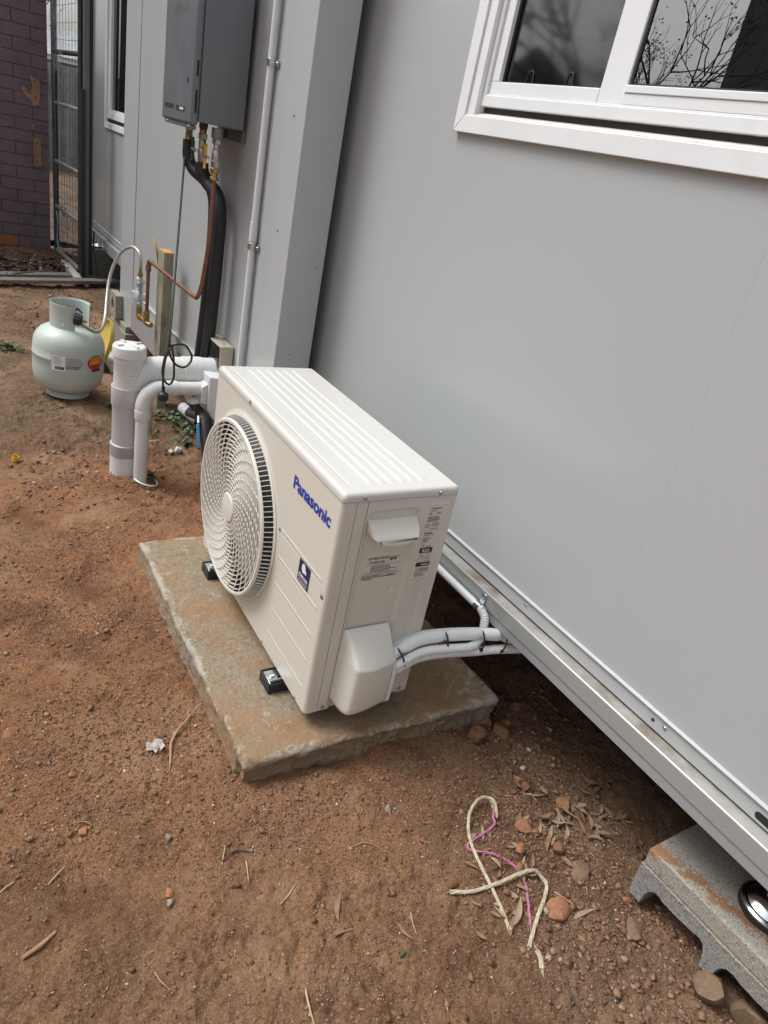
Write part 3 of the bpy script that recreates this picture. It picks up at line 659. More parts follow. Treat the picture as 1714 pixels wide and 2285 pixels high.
# bottom edge channel with a rounded lip
HB().prism([(XM-0.004,0.289),(XM-0.004,0.326),(XM-0.009,0.3275),(XM-0.009,0.331),(XM-0.001,0.334),(XM-0.0005,0.289)], -2.6, 1.30).build('bottom_channel', M['wall_trim'], bevel=0.0008)
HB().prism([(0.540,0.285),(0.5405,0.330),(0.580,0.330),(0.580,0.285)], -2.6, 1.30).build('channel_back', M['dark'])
# main floor beam and the lower flange
HB().prism([(0.497,0.236),(0.4955,0.2785),(0.4985,0.2815),(0.62,0.2800),(0.62,0.236)], -2.6, 1.33).build('floor_beam', M['beam'], bevel=0.0012)
HB().prism([(0.500,0.208),(0.500,0.2352),(0.62,0.2352),(0.62,0.2115),(0.503,0.2115),(0.503,0.208)], -2.6, 1.33).build('beam_flange', M['beam_low'], bevel=0.0008)
hb('dusty_ledge', M['ledge'], 0.4990, 0.575, -2.6, 1.33, 0.2812, 0.2818)
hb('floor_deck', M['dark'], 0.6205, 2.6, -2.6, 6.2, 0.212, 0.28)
hb('far_side_blocker', M['beam'], 2.6005, 2.62, -2.6, 6.2, -0.12, 2.55)  # unseen side closed down to the ground, added to darken under the house
hb('end_blocker', M['beam'], 0.70, 2.6, -2.64, -2.605, -0.12, 2.55); hb('end_blocker', M['beam'], 0.70, 2.6, 6.205, 6.24, -0.12, 2.55); hb('ceiling', M['dark'], 0.585, 2.6, -2.6, 6.2, 2.5, 2.56)  # ends likewise closed off to keep light out from under the floor
def rivet(x, y, z, r=0.0045, nrm=(-1,0,0), name='rivet', m=None, parent=None):
    n = Vector(nrm); b = n.orthogonal().normalized(); Mx = basis((x,y,z), b, n.cross(b).normalized() if True else b)
    mb = HB(); mb.lathe([(r*1.25,0),(r*1.25,0.0006),(r,0.0012),(r*0.8,r*0.55),(r*0.4,r*0.75),(0.0003,r*0.8)], 14, basis((x,y,z), b, n.cross(b)))
    return mb.build(name, m or M['screw'], parent)
for y in (-0.115, -0.565, -1.05, 0.34): rivet(XM-0.004, y, 0.312)
# a punched slot with a dark hole in the channel near the camera
HB().prism([(-0.792+0.0085*math.cos(a) if a < math.pi/2 or a > 1.5*math.pi else -0.815+0.0085*math.cos(a), 0.304+0.0085*math.sin(a)) for a in np.linspace(0, 2*math.pi, 21)[:-1]], XM-0.0046, XM-0.0041, 'x').build('slot_hole', M['dark'])
HB().lathe([(0.0045,0),(0.0001,0.0001)], 12, basis((XM-0.0045,-0.535,0.308),(0,1,0),(0,0,1))).build('dimple', M['gasket'])

# ---- projecting middle module
XH, YN, YF, XB = 0.342, 1.158, 3.48, 0.482
ZB_, ZT = 0.043, 2.62
hb('corner_post', M['wall_trim'], XH, XB, YN, YN+0.158, ZB_, ZT, 0.003)
hb('corner_post', M['wall_trim'], XH-0.002, XB, YF-0.30, YF, ZB_, ZT, 0.003)
hb('post_gap_blocker', M['dark'], XB+0.0005, 0.529, YN+0.125, YN+0.14, ZB_, ZT)  # dark filler added deep in the gap to block light from behind
ys = [YN+0.1592, YN+0.1592, YF-0.3010]
hb('wall_panel', M['wall'], XH+0.003, XH+0.05, ys[0], ys[2]-0.0005, 0.275, ZT, 0.0012)
HB().prism([(XH-0.004,0.205),(XH-0.004,0.268),(XH-0.010,0.270),(XH-0.010,0.274),(XH+0.003,0.276),(XH+0.05,0.276),(XH+0.05,0.205)], ys[0], ys[2]).build('bottom_channel', M['wall_trim'], bevel=0.0008)
hb('module_beam', M['beam_low'], XH-0.001, XH+0.10, ys[0], ys[2], ZB_, 0.199, 0.002)
hb('module_floor', M['dark'], XH+0.105, 2.6, YN+0.145, YF-0.02, 0.06, 0.19)
for (y, z) in ((3.28,0.45),(3.40,0.47),(YN+0.08,1.30),(YN+0.10,0.95)): rivet(XH-0.002, y, z, 0.0025, m=M['gasket'])
rivet(0.40, YN-0.0003, 0.55, 0.002, (0,-1,0), m=M['gasket']); rivet(0.455, YN-0.0003, 0.86, 0.002, (0,-1,0), m=M['gasket'])

# ---- far run beyond the module
hb('wall_panel', M['wall'], XM, XM+0.05, YF+0.02, 4.255, 0.29, 2.55, 0.0015)
hb('wall_panel', M['wall'], XM, XM+0.05, 4.2565, 4.845, 0.29, 1.04, 0.0015)
hb('wall_panel', M['wall'], XM, XM+0.05, 4.8465, 5.26, 0.29, 2.55, 0.0015)
hb('wall_panel', M['wall_trim'], XM-0.008, XM+0.05, 5.2615, 5.42, 0.20, 2.55, 0.003)
HB().prism([(XM-0.004,0.289),(XM-0.004,0.326),(XM-0.009,0.3275),(XM-0.009,0.331),(XM-0.001,0.334),(XM-0.0005,0.289)], YF, 5.40).build('bottom_channel', M['wall_trim'], bevel=0.0008)
HB().prism([(0.497,0.205),(0.4955,0.2785),(0.4985,0.2815),(0.62,0.2800),(0.62,0.205)], YF, 5.40).build('floor_beam', M['beam'], bevel=0.0012)

# ---- near window
XW = 0.515
win = empty('window', (0,0,0)); win.parent = house; win.location = -HL
def wb(name, m, *a, bevel=0.0015):
    o = MB().box(*a).build(name, m, win, bevel=bevel); return o
WY1, WY0, WZ0, WZ1 = 0.618, -2.3, 1.340, 2.30
# outer trim (mitred look: jamb and bottom strip)
MB().prism([(WY1,WZ0),(WY1,WZ1),(0.580,WZ1),(0.580,1.380)], XW, XW+0.016, 'x').build('frame_trim', M['white_frame'], win, bevel=0.0015)
MB().prism([(WY1-0.0012,WZ0-0.0005),(0.5795,1.379),(WY0,1.379),(WY0,WZ0-0.0005)], XW, XW+0.016, 'x').build('frame_trim', M['white_frame'], win, bevel=0.0015)
MB().prism([(XW+0.004,1.3795),(XW+0.004,1.3815),(0.548,1.391),(0.56,1.391),(0.56,1.372),(XW+0.018,1.372)], WY0, 0.5795, 'y').build('sill', M['sill'], win)
wb('jamb', M['white_frame'], XW+0.006, 0.60, 0.548, 0.5795, 1.382, WZ1)
wb('jamb', M['white_frame'], XW+0.018, 0.60, 0.534, 0.5475, 1.426, WZ1)
wb('drain_slot', M['gasket'], 0.549, 0.60, WY0, 0.5475, 1.3915, 1.404, bevel=0)
wb('track_rail', M['white_frame'], 0.533, 0.60, WY0, 0.5478, 1.4045, 1.4295)
wb('track_lip', M['white_frame'], 0.5365, 0.60, WY0, 0.5335, 1.4298, 1.4335, bevel=0.0008)
# left sash
sash = MB()
sash.box(0.540, 0.565, 0.158, 0.5330, 1.4340, 1.4610); sash.box(0.540, 0.565, 0.5035, 0.5330, 1.4612, WZ1)
sash.box(0.540, 0.565, 0.085, 0.1570, 1.4340, WZ1)
sash.build('sash', M['white_frame'], win, bevel=0.0015)
wb('glass_pane', M['glass_screen'], 0.5560, 0.5585, 0.1572, 0.5033, 1.4613, WZ1, bevel=0)
wb('glazing_seal', M['gasket'], 0.5500, 0.5555, 0.4985, 0.5033, 1.4613, WZ1, bevel=0)
wb('glazing_seal', M['gasket'], 0.5500, 0.5555, 0.1573, 0.4984, 1.4611, 1.4640, bevel=0)
for y in (0.405, 0.27):     # little wire clips of the fly screen
    MB().tube(cr([(0.5535,y+0.014,1.462),(0.5535,y+0.008,1.487),(0.5535,y-0.006,1.487),(0.5535,y-0.012,1.462)], 0.004), 0.0013, 6).build('screen_clip', M['gasket'], win)
# right (fixed) light
wb('glazing_bead', M['white_frame'], 0.5345, 0.556, WY0, 0.0845, 1.4550, 1.4690)
wb('bottom_rail', M['white_frame'], 0.5370, 0.556, WY0, 0.0845, 1.4338, 1.4546)
wb('glass_pane', M['glass'], 0.5480, 0.5505, WY0, 0.0840, 1.4693, WZ1, bevel=0)
wb('glazing_seal', M['gasket'], 0.5445, 0.5478, 0.0790, 0.0842, 1.4693, WZ1, bevel=0)
wb('glazing_seal', M['gasket'], 0.5445, 0.5478, WY0, 0.0788, 1.4692, 1.4735, bevel=0)
# room behind: curtain and dark lining
rm = MB(); rm.box(1.4, 1.42, -2.4, 0.7, 0.9, 2.4); rm.box(0.58, 1.4, -2.4, 0.7, 2.38, 2.4); rm.box(0.58, 1.4, -2.4, 0.7, 0.9, 0.92); rm.box(0.58,1.4,0.69,0.7,0.92,2.38)
rm.build('room_lining', M['darkhouse'], win, smooth=False)
cv = MB(); pts = []
n = 160; ys_ = np.linspace(0.66, -2.3, n)
vs = []; fs = []
for i, y in enumerate(ys_):
    xx = 0.68 + 0.018*math.sin(i*0.9) + 0.008*math.sin(i*2.3)
    vs += [(xx, y, 1.0), (xx, y, 2.35)]
for i in range(n-1): fs.append((2*i, 2*i+2, 2*i+3, 2*i+1))
cv.add(vs, fs); cv.build('curtain', M['curtain'], win)

# ---- far window
fw = empty('window', (0,0,0)); fw.parent = house; fw.location = -HL
FX = 0.517
def fb(name, m, *a, bevel=0.002): return MB().box(*a).build(name, m, fw, bevel=bevel)
fb('frame_trim', M['white_frame'], FX, FX+0.018, 4.795, 4.846, 1.066, 2.3)
fb('frame_trim', M['white_frame'], FX, FX+0.018, 3.70, 4.846, 1.026, 1.0655)
fb('frame_trim', M['white_frame'], FX, FX+0.018, 3.65, 3.6995, 1.026, 2.3)
fb('drain_slot', M['gasket'], 0.540, 0.59, 3.70, 4.7945, 1.070, 1.0895, bevel=0)
fb('track_rail', M['white_frame'], 0.527, 0.59, 3.70, 4.7945, 1.0900, 1.128)
fb('sash', M['white_frame'], 0.533, 0.57, 3.70, 4.7945, 1.1285, 1.148)
fb('sash', M['white_frame'], 0.531, 0.57, 4.735, 4.7945, 1.1485, 2.3)
fb('sash', M['white_frame'], 0.529, 0.57, 4.205, 4.300, 1.1485, 2.3)
fb('glass_pane', M['glass'], 0.548, 0.551, 4.3005, 4.7345, 1.1485, 2.3, bevel=0)
fb('blind_slat', M['darkhouse'], 0.575, 0.58, 3.7, 4.79, 1.13, 2.3, bevel=0)
fb('mullion', M['gasket'], 0.5400, 0.547, 4.620, 4.632, 1.1485, 2.3, bevel=0)

# ================================================================== AIR CONDITIONER
TH = -0.017923
ac = empty('air_conditioner', (0,0,0), TH, 'cream outdoor air conditioner unit with round swirl fan grille on the concrete slab', 'air conditioner')
W, H, D = 0.824, 0.5935, 0.3006
FCY, FCZ = 0.550, 0.290
def front_panel():
    rc = 0.012
    s1 = np.arange(W, rc, -0.0036); arc = np.linspace(0, math.pi/2, 7)[1:]; s2 = np.arange(rc, 0.0335, 0.0036)[1:]
    pos = [(0.0, y, -1, 0) for y in s1] + [(0.0, rc, -1, 0)] + [(rc - rc*math.cos(a), rc - rc*math.sin(a), -math.cos(a), -math.sin(a)) for a in arc] + [(x, 0.0, 0, -1) for x in s2] + [(0.0338, 0.0, 0, -1)]
    P = np.array(pos); zs = np.arange(0.0, H+1e-6, 0.0034); zs = np.append(zs, H)
    S_, Z_ = np.meshgrid(np.arange(len(P)), zs, indexing='ij')
    X = P[S_,0]; Y = P[S_,1]; NX = P[S_,2]; NY = P[S_,3]; h = np.zeros_like(X)
    front = (X < 1e-6)
    for zc in (0.376, 0.2985, 0.219, 0.1405, 0.0605):
        a = np.clip((0.270 - Y)/0.006, 0, 1)*np.clip((Y - 0.030)/0.006, 0, 1)
        h += np.where(front, 0.0021*np.exp(-((Z_-zc)/0.0026)**2)*a - 0.0009*np.exp(-((Z_-zc+0.0055)/0.0025)**2)*a, 0)
    r = np.hypot(Y-FCY, Z_-FCZ)
    h += np.where(front, 0.0016*sstep(0.277, 0.272, r), 0)
    # recessed screw dimple near the corner
    h -= np.where(front, 0.0022*np.exp(-(((Y-0.0175)**2 + (Z_-0.3415)**2)/0.0075**2)), 0)
    X = X + NX*h; Y = Y + NY*h
    n1, n2 = X.shape; idx = np.arange(n1*n2).reshape(n1, n2)
    F = np.stack([idx[:-1,:-1], idx[:-1,1:], idx[1:,1:], idx[1:,:-1]], -1).reshape(-1, 4)
    cy = 0.25*(Y.ravel()[F].sum(1)); cz = 0.25*(Z_.ravel()[F].sum(1)); cx = 0.25*X.ravel()[F].sum(1)
    keep = ~((np.hypot(cy-FCY, cz-FCZ) < 0.252) & (cx < 0.005))
    npmesh('front_panel', np.stack([X, Y, Z_], -1).reshape(-1, 3), F[keep], M['ac'], ac)
front_panel()
def side_panel():
    xs = np.append(np.arange(0.0635, D, 0.0021), D); zs = np.append(np.arange(0, H, 0.0024), H)
    X, Z = np.meshgrid(xs, zs, indexing='ij')
    def rrect(x0, x1, z0, z1, r, e):
        cx, cz = (x0+x1)/2, (z0+z1)/2; dx = np.abs(X-cx) - (x1-x0)/2 + r; dz = np.abs(Z-cz) - (z1-z0)/2 + r
        d = np.hypot(np.maximum(dx, 0), np.maximum(dz, 0)) + np.minimum(np.maximum(dx, dz), 0) - r
        return sstep(e/2, -e/2, d)
    h = -0.0065*rrect(0.070, 0.2055, -0.2, 0.565, 0.020, 0.007)
    h += 0.0022*rrect(0.071, 0.2045, -0.2, 0.564, 0.020, 0.002)*0
    h += 0.0022*rrect(0.226, 0.2785, 0.367, 0.5765, 0.007, 0.004)*0.9
    h += -0.0020*rrect(0.246, 0.268, -0.05, 0.362, 0.004, 0.005)
    h += -0.0016*rrect(0.243, 0.276, 0.026, 0.105, 0.006, 0.004)
    h -= 0.0030*np.exp(-((X-0.177)**2 + (Z-0.346)**2)/0.0052**2)
    Y = -h; Y[0,:] += 0.0006; Y[-1,:] += 0.001
    n1, n2 = X.shape; idx = np.arange(n1*n2).reshape(n1, n2)
    F = np.stack([idx[:-1,:-1], idx[1:,:-1], idx[1:,1:], idx[:-1,1:]], -1).reshape(-1, 4)
    npmesh('side_panel', np.stack([X, Y, Z], -1).reshape(-1, 3), F, M['ac'], ac)
side_panel()
MB().box(0.0353, 0.0622, 0.0002, 0.006, 0.0, H).build('corner_strip', M['ac'], ac, bevel=0.0006)
b_ = MB(); b_.box(0.030, 0.290, 0.0105, 0.013, 0.004, H); b_.box(0.03, 0.299, W-0.006, W-0.003, 0.002, H); b_.box(0.298, 0.2995, 0.0115, W-0.003, 0.002, H); b_.box(0.010, 0.299, 0.0135, W-0.004, 0.001, 0.003)
b_.build('inner_shell', M['acdark'], ac, smooth=False)
MB().box(0.003, 0.2985, W-0.0025, W, 0.0, H).build('far_end_panel', M['ac'], ac)
MB().box(0.3000, 0.3015, 0.002, W-0.002, 0.0, H).build('back_panel', M['ac'], ac)
def lid():
    x0, x1, y0, y1 = -0.0025, D+0.0028, -0.0028, W+0.0025; zt = 0.6155; r = 0.0115
    def ax(a, b, st):
        q = [a]; q += list(a + r - r*np.cos(np.linspace(0, math.pi/2, 6)))[1:]; m = np.arange(a + r + st, b - r, st); q += list(m); q += list(b - r + r*np.sin(np.linspace(0, math.pi/2, 6))); return np.array(q)
    xs = ax(x0, x1, 0.0017); ys = ax(y0, y1, 0.006)
    X, Y = np.meshgrid(xs, ys, indexing='ij')
    dx = np.minimum(X-x0, x1-X); dy = np.minimum(Y-y0, y1-Y)
    ddx = np.maximum(r-dx, 0); ddy = np.maximum(r-dy, 0); q = np.minimum(np.hypot(ddx, ddy), r)
    # pull corners in so the plan outline is rounded
    cs = np.hypot(ddx, ddy) > r; k = np.where(cs, r/np.maximum(np.hypot(ddx, ddy), 1e-9), 1)
    X = np.where(cs, np.where(X < (x0+x1)/2, x0 + r - ddx*k, x1 - r + ddx*k), X); Y = np.where(cs, np.where(Y < (y0+y1)/2, y0 + r - ddy*k, y1 - r + ddy*k), Y)
    Z = zt - r + np.sqrt(np.maximum(r*r - q*q, 0))
    end = sstep(0.030, 0.046, Y)*sstep(W-0.030, W-0.046, Y)
    g = np.zeros_like(X)
    edges = (0.078, 0.106, 0.134, 0.162, 0.190, 0.218)
    for i, e in enumerate(edges):      # broad shallow ribs
        g += 0.0032*sstep(e-0.0028, e-0.0002, X)*sstep(e+0.0148, e+0.0118, X)
    g += -0.0016*sstep(0.023, 0.026, X)*sstep(0.0335, 0.0300, X)
    g += -0.0012*sstep(0.2875, 0.289, X)*sstep(0.2925, 0.291, X)
    Z = Z + g*end
    n1, n2 = X.shape; idx = np.arange(n1*n2).reshape(n1, n2)
    F = np.stack([idx[:-1,:-1], idx[1:,:-1], idx[1:,1:], idx[:-1,1:]], -1).reshape(-1, 4)
    V = np.stack([X, Y, Z], -1).reshape(-1, 3)
    loop = np.array(list(idx[:,0]) + list(idx[-1,1:]) + list(idx[-2::-1,-1]) + list(idx[0,-2:0:-1]))
    Bv = V[loop].copy(); Bv[:,2] = 0.5958; off = len(V); nb = off + np.arange(len(loop))
    Bi = Bv.copy(); Bi[:,0] += np.where(Bi[:,0] < 0.1, 0.004, -0.004); Bi[:,1] += np.where(Bi[:,1] < 0.4, 0.004, -0.004); nb2 = off + len(loop) + np.arange(len(loop))
    F2 = np.stack([loop, nb, np.roll(nb, -1), np.roll(loop, -1)], -1); F3 = np.stack([nb, nb2, np.roll(nb2, -1), np.roll(nb, -1)], -1)
    npmesh('lid', np.concatenate([V, Bv, Bi]), np.concatenate([F, F2, F3]), M['ac_lid'], ac, sharp=50)
lid()
MB().box(0.004, 0.297, 0.004, W-0.004, 0.588, 0.5985).build('lid_gap', M['acdark'], ac)
# ---- fan guard
FM = basis((0, FCY, FCZ), (0,-1,0), (0,0,1))     # local x: towards the camera end, y: up, z: out of the front (-X)
def gring(r, z0, z1, w, n=128):
    return [(r-w/2, z0), (r+w/2, z0), (r+w/2, z1), (r-w/2, z1), (r-w/2, z0)]
gd = MB(); gd.lathe([(0.268,0.0018),(0.2685,0.0050),(0.262,0.0068),(0.2590,0.0070),(0.2575,0.0012)], 128, FM); gd.build('guard_base_ring', M['ac_plastic'], ac)
gd = MB(); gd.lathe([(0.2525,0.0300),(0.2520,0.0335),(0.2490,0.0366),(0.2445,0.0372),(0.2415,0.0365),(0.2412,0.0320),(0.2460,0.0300),(0.2525,0.0300)], 128, FM); gd.build('guard_rim', M['ac_plastic'], ac)
rings = [0.052 + i*(0.2330-0.052)/14 for i in range(15)]
gd = MB()
for r in rings: 
    zf = 0.0362 - 0.0010*(r/0.24)**2
    gd.lathe([(r-0.0009, zf-0.0085),(r+0.0009, zf-0.0085),(r+0.0012, zf),(r-0.0012, zf),(r-0.0009, zf-0.0085)], 96, FM)
gd.build('guard_rings', M['ac_plastic'], ac, ang=30)
sp = MB()
for k in range(30):
    a0 = 2*math.pi*k/30; vs = []; fs = []; m = 22
    for i in range(m):
        t = i/(m-1); r = 0.034 + (0.2415-0.034)*t; a = a0 - 1.15*t**0.9
        tr = Vector((math.cos(a), math.sin(a), 0)); 
        da = -1.15*0.9*max(t, 0.02)**-0.1/(0.2415-0.034)*r
        tan = (tr + Vector((-math.sin(a), math.cos(a), 0))*da).normalized(); nn = Vector((-tan.y, tan.x, 0))
        zf = 0.0352; w = 0.0010 + 0.0004*(1-t)
        for sx_, zz in ((-1, zf-0.0030), (1, zf-0.0030), (1, zf), (-1, zf)): q = tr*r + nn*w*sx_; vs.append((q.x, q.y, zz))
    for i in range(m-1):
        for j in range(4): fs.append((i*4+j, i*4+(j+1) % 4, (i+1)*4+(j+1) % 4, (i+1)*4+j))
    sp.add(vs, fs, FM)
sp.build('guard_spokes', M['ac_plastic'], ac, ang=30)
sb = MB()
for k in range(120):
    a = 2*math.pi*(k+0.5)/120; ca, sa = math.cos(a), math.sin(a); w = 0.0008; vs = []
    for r, z in ((0.2518,0.0312),(0.2612,0.0055),(0.2560,0.0055),(0.2480,0.0312)):
        for s_ in (-1, 1): vs.append((r*ca - s_*w*sa, r*sa + s_*w*ca, z))
    sb.add(vs, [(0,1,3,2),(2,3,5,4),(4,5,7,6),(6,7,1,0),(0,2,4,6),(1,7,5,3)], FM)
sb.build('guard_side_bars', M['ac_plastic'], ac, smooth=False)
hub = MB(); hub.lathe([(0.0425,0.026),(0.0425,0.0365),(0.0400,0.0390),(0.036,0.0396),(0.0003,0.0400)], 40, FM); hub.build('guard_hub', M['ac_plastic'], ac)
bm_ = MB(); bm_.lathe([(0.2540,0.0012),(0.2500,0.010),(0.2440,0.022),(0.2420,0.0290),(0.2405,0.0290),(0.2415,0.020),(0.2460,0.008),(0.2480,0.001)], 96, FM); bm_.build('bell_mouth', M['acdark'], ac)
# fan and shroud behind the guard
sh = MB(); sh.lathe([(0.2560,0.0015),(0.2500,-0.010),(0.2480,-0.11),(0.0003,-0.1105)], 64, FM); sh.build('fan_shroud', M['acdark'], ac)
for k in range(3):
    vs = []; fs = []; na, nr_ = 14, 8
    for i in range(na+1):
        for j in range(nr_+1):
            t = i/na; r = 0.050 + 0.178*j/nr_; a = 2*math.pi*k/3 + 1.75*(t-0.5)*(0.55 + 0.45*(r/0.228)) - 1.1*(r/0.228)
            vs.append((r*math.cos(a), r*math.sin(a), -0.010 - 0.070*t*(0.55+0.45*(1-r/0.25)) + 0.006*math.sin(t*math.pi)))
    for i in range(na):
        for j in range(nr_):
            q = i*(nr_+1)+j; fs.append((q, q+1, q+nr_+2, q+nr_+1))
    MB().add(vs, fs, FM).build('fan_blade', M['fan'], ac, ang=80)
fh = MB(); fh.lathe([(0.055,-0.085),(0.055,-0.02),(0.045,-0.008),(0.0003,-0.006)], 32, FM); fh.build('fan_hub', M['fan'], ac)
# ---- screws
def acscrew(x, y, z, nrm, r=0.0042):
    n = Vector(nrm); b = n.orthogonal().normalized(); Mx = basis((x,y,z), b, n.cross(b))
    mb = MB(); mb.lathe([(r*1.35,0.0),(r*1.35,0.0007),(r,0.0011),(r*0.96,r*0.45),(r*0.6,r*0.72),(0.0003,r*0.78)], 16, Mx)
    s_ = mb.build('screw', M['screw'], ac)
    c = MB(); c.box(-r*0.55, r*0.55, -r*0.1, r*0.1, r*0.70, r*0.80, Mx); c.box(-r*0.1, r*0.1, -r*0.55, r*0.55, r*0.70, r*0.801, Mx); c.build('cross_slot', M['acdark'], s_, smooth=False)
for x, z in ((0.050,0.6045),(0.248,0.6035)): acscrew(x, -0.0029, z, (0,-1,0))
for x, z in ((0.0485,0.011),(0.276,0.012)): acscrew(x, -0.0003, z, (0,-1,0))
acscrew(-0.0002, 0.0175, 0.3415, (-1,0,0)); acscrew(-0.0028, 0.554, 0.6035, (-1,0,0)); acscrew(-0.0003, 0.276, 0.372, (-1,0,0), 0.0035)
for y, z in ((0.447,0.008),(0.285,0.008),(0.057,0.007),(0.78,0.008)): acscrew(-0.0003, y, z, (-1,0,0), 0.0032)
# ---- lifting handle
def loft(mb, secs):
    n = len(secs[0]); vs = [p for s_ in secs for p in s_]; fs = []
    for i in range(len(secs)-1):
        for j in range(n): fs.append((i*n+j, i*n+(j+1) % n, (i+1)*n+(j+1) % n, (i+1)*n+j))
    fs.append(tuple(range(n-1, -1, -1))); fs.append(tuple(range((len(secs)-1)*n, len(secs)*n))); mb.add(vs, fs)
hd = MB()
# plan outline at the panel and at the outer edge; the bright top slopes outwards and down
def hsec(y, zt, zb, x0, x1):
    n = 9; top = [(x0 + (x1-x0)*i/(n-1), y, zt) for i in range(n)]
    bot = [(x1 - (x1-x0)*i/(n-1), y, zb + 0.016*abs(2*i/(n-1)-1)**5) for i in range(n)]
    return top + bot
loft(hd, [hsec(0.006, 0.5425, 0.5070, 0.0735, 0.2015), hsec(-0.010, 0.5310, 0.5000, 0.0740, 0.2010), hsec(-0.022, 0.5195, 0.4955, 0.0765, 0.1985), hsec(-0.030, 0.5100, 0.4935, 0.081, 0.194), hsec(-0.0345, 0.5040, 0.4940, 0.089, 0.187)])
hd.build('carry_handle', M['ac_cover'], ac, bevel=0.0025, seg=3, ang=50)
# ---- pipe cover
pc = MB()
def csec(z, k, inset):
    P = [(0.0655, 0.004), (0.0665, -0.010), (0.0695, -0.035), (0.0730, -0.060), (0.0760, -0.0715), (0.0805, -0.0768), (0.0870, -0.0785), (0.105, -0.0780), (0.1275, -0.0755), (0.150, -0.0705), (0.170, -0.0655), (0.1850, -0.0622), (0.1910, -0.0598), (0.1925, -0.0560), (0.1925, -0.020), (0.1925, 0.004)]
    return [(min(max(x, 0.0655 + inset), 0.1925 - inset), max(y*k, y + (0 if k >= 1 else 0)) if False else y*k, z) for x, y in P]
secs = []
def tilt(sec, a): return [(x, y, z + a*(0.125 - x)*(1 if x < 0.125 else 0.15)) for x, y, z in sec]
for z, k, ins in ((0.0250,0.10,0.018),(0.0262,0.40,0.012),(0.0290,0.66,0.006),(0.0345,0.86,0.002),(0.0430,0.965,0),(0.0550,1,0),(0.1000,1,0),(0.1500,1.0,0)): secs.append(tilt(csec(z, k, ins), 0 if z < 0.06 else 0.1))
for z, k, ins in ((0.1660,1.0,0),(0.1690,0.993,0.0002),(0.1715,0.975,0.0008),(0.1745,0.945,0.0014),(0.1850,0.830,0.0016),(0.2050,0.600,0.0018),(0.2250,0.370,0.002),(0.2400,0.180,0.0025),(0.2465,0.060,0.004)): secs.append(tilt(csec(z, k, ins), 0.22*k))
loft(pc, secs); pco = pc.build('pipe_cover', M['ac_cover'], ac, ang=60)
MB().prism([(0.002,0.030),(-0.050,0.030),(-0.062,0.045),(-0.064,0.130),(-0.050,0.168),(-0.028,0.190),(0.002,0.205)], 0.193, 0.2035, 'x').build('cover_flange', M['ac_cover'], ac, bevel=0.002)
# ---- prints
pf = MB(); text(pf, 'Panasonic', basis((-0.0010, 0.2385, 0.5105), (0,-1,0), (0,0,1)), w=0.2020, h=0.0345, bold=0.032); pf.build('brand_lettering', M['blue'], ac, smooth=False)
MB().box(-0.0014, -0.0006, 0.0855, 0.1455, 0.3085, 0.3695).build('badge', M['navy'], ac, smooth=False)
bd = MB(); BM = basis((-0.0017, 0.1455, 0.3085), (0,-1,0), (0,0,1))
def disc(mb, cx, cy, rx, ry, M_, n=20, lift=0, rot=0):
    mb.add([(cx + rx*math.cos(2*math.pi*i/n)*math.cos(rot) - ry*math.sin(2*math.pi*i/n)*math.sin(rot), cy + rx*math.cos(2*math.pi*i/n)*math.sin(rot) + ry*math.sin(2*math.pi*i/n)*math.cos(rot), lift) for i in range(n)], [tuple(range(n))], M_)
disc(bd, 0.026, 0.0455, 0.0100, 0.0125, BM); disc(bd, 0.0385, 0.0400, 0.0048, 0.0055, BM, lift=0.0001)
text(bd, 'nanoe', BM, w=0.047, h=0.0085, bold=0.02, lift=0.0); 
o_ = len(bd.v)
bd.v = bd.v[:40] + [tuple(Vector(q) + Vector((0, -0.0065, 0.0175))) for q in bd.v[40:]]
bd.add([(0.002,0.0125,0),(0.058,0.0125,0),(0.058,0.0137,0),(0.002,0.0137,0)], [(0,1,2,3)], BM)
for i in range(9): bd.add([(0.006+i*0.0055,0.0045,0),(0.0100+i*0.0055,0.0045,0),(0.0100+i*0.0055,0.0075,0),(0.006+i*0.0055,0.0075,0)], [(0,1,2,3)], BM)
bd.build('badge_print', M['white'], ac, smooth=False)
# side lettering in the recess (y = +0.0065) and on the label pad (y = -0.002)
RM = basis((0, 0.0058, 0), (1,0,0), (0,0,1)); tx = MB()
def put(body, x, z, w, h, bold=0.0, shear=0.0, Mx=RM):
    V, fs = textmesh(body, w, h, 0, bold, shear); tx.add([(a+x, b+z, 0) for a, b, c in V], fs, Mx)
def bars(mb, x, z, w, rows, pitch, h, Mx, seed=1, gap=0.3):
    rr = random.Random(seed)
    for i in range(rows):
        xx = x; end = x + w*rr.uniform(0.7, 1.0)
        while xx < end:
            l = rr.uniform(0.0016, 0.0048)
            mb.add([(xx, z-i*pitch, 0), (min(xx+l, end), z-i*pitch, 0), (min(xx+l, end), z-i*pitch+h, 0), (xx, z-i*pitch+h, 0)], [(0,1,2,3)], Mx); xx += l + rr.uniform(0.0006, 0.0016)
put('OUTSIDE SOUND', 0.0965, 0.4345, 0.0575, 0.0068, 0.012, 0.25); put('POWER LEVEL', 0.1010, 0.4235, 0.0430, 0.0066, 0.012, 0.25)
put('64', 0.1555, 0.4275, 0.0190, 0.0115, 0.03, 0.25); put('dB', 0.1765, 0.4375, 0.0055, 0.0034, 0.0, 0.25)
tx.add([(0.0890,0.4200,0),(0.1900,0.4200,0),(0.1900,0.4206,0),(0.0890,0.4206,0)], [(0,1,2,3)], RM); tx.add([(0.0860,0.3925,0),(0.1900,0.3925,0),(0.1900,0.3930,0),(0.0860,0.3930,0)], [(0,1,2,3)], RM)
bars(tx, 0.108, 0.4145, 0.070, 4, 0.0046, 0.0021, RM, 4)
put('CONSULT YOUR SUPPLIER BEFORE INSTALLATION', 0.0890, 0.3955, 0.098, 0.0030, 0.0, 0.1)
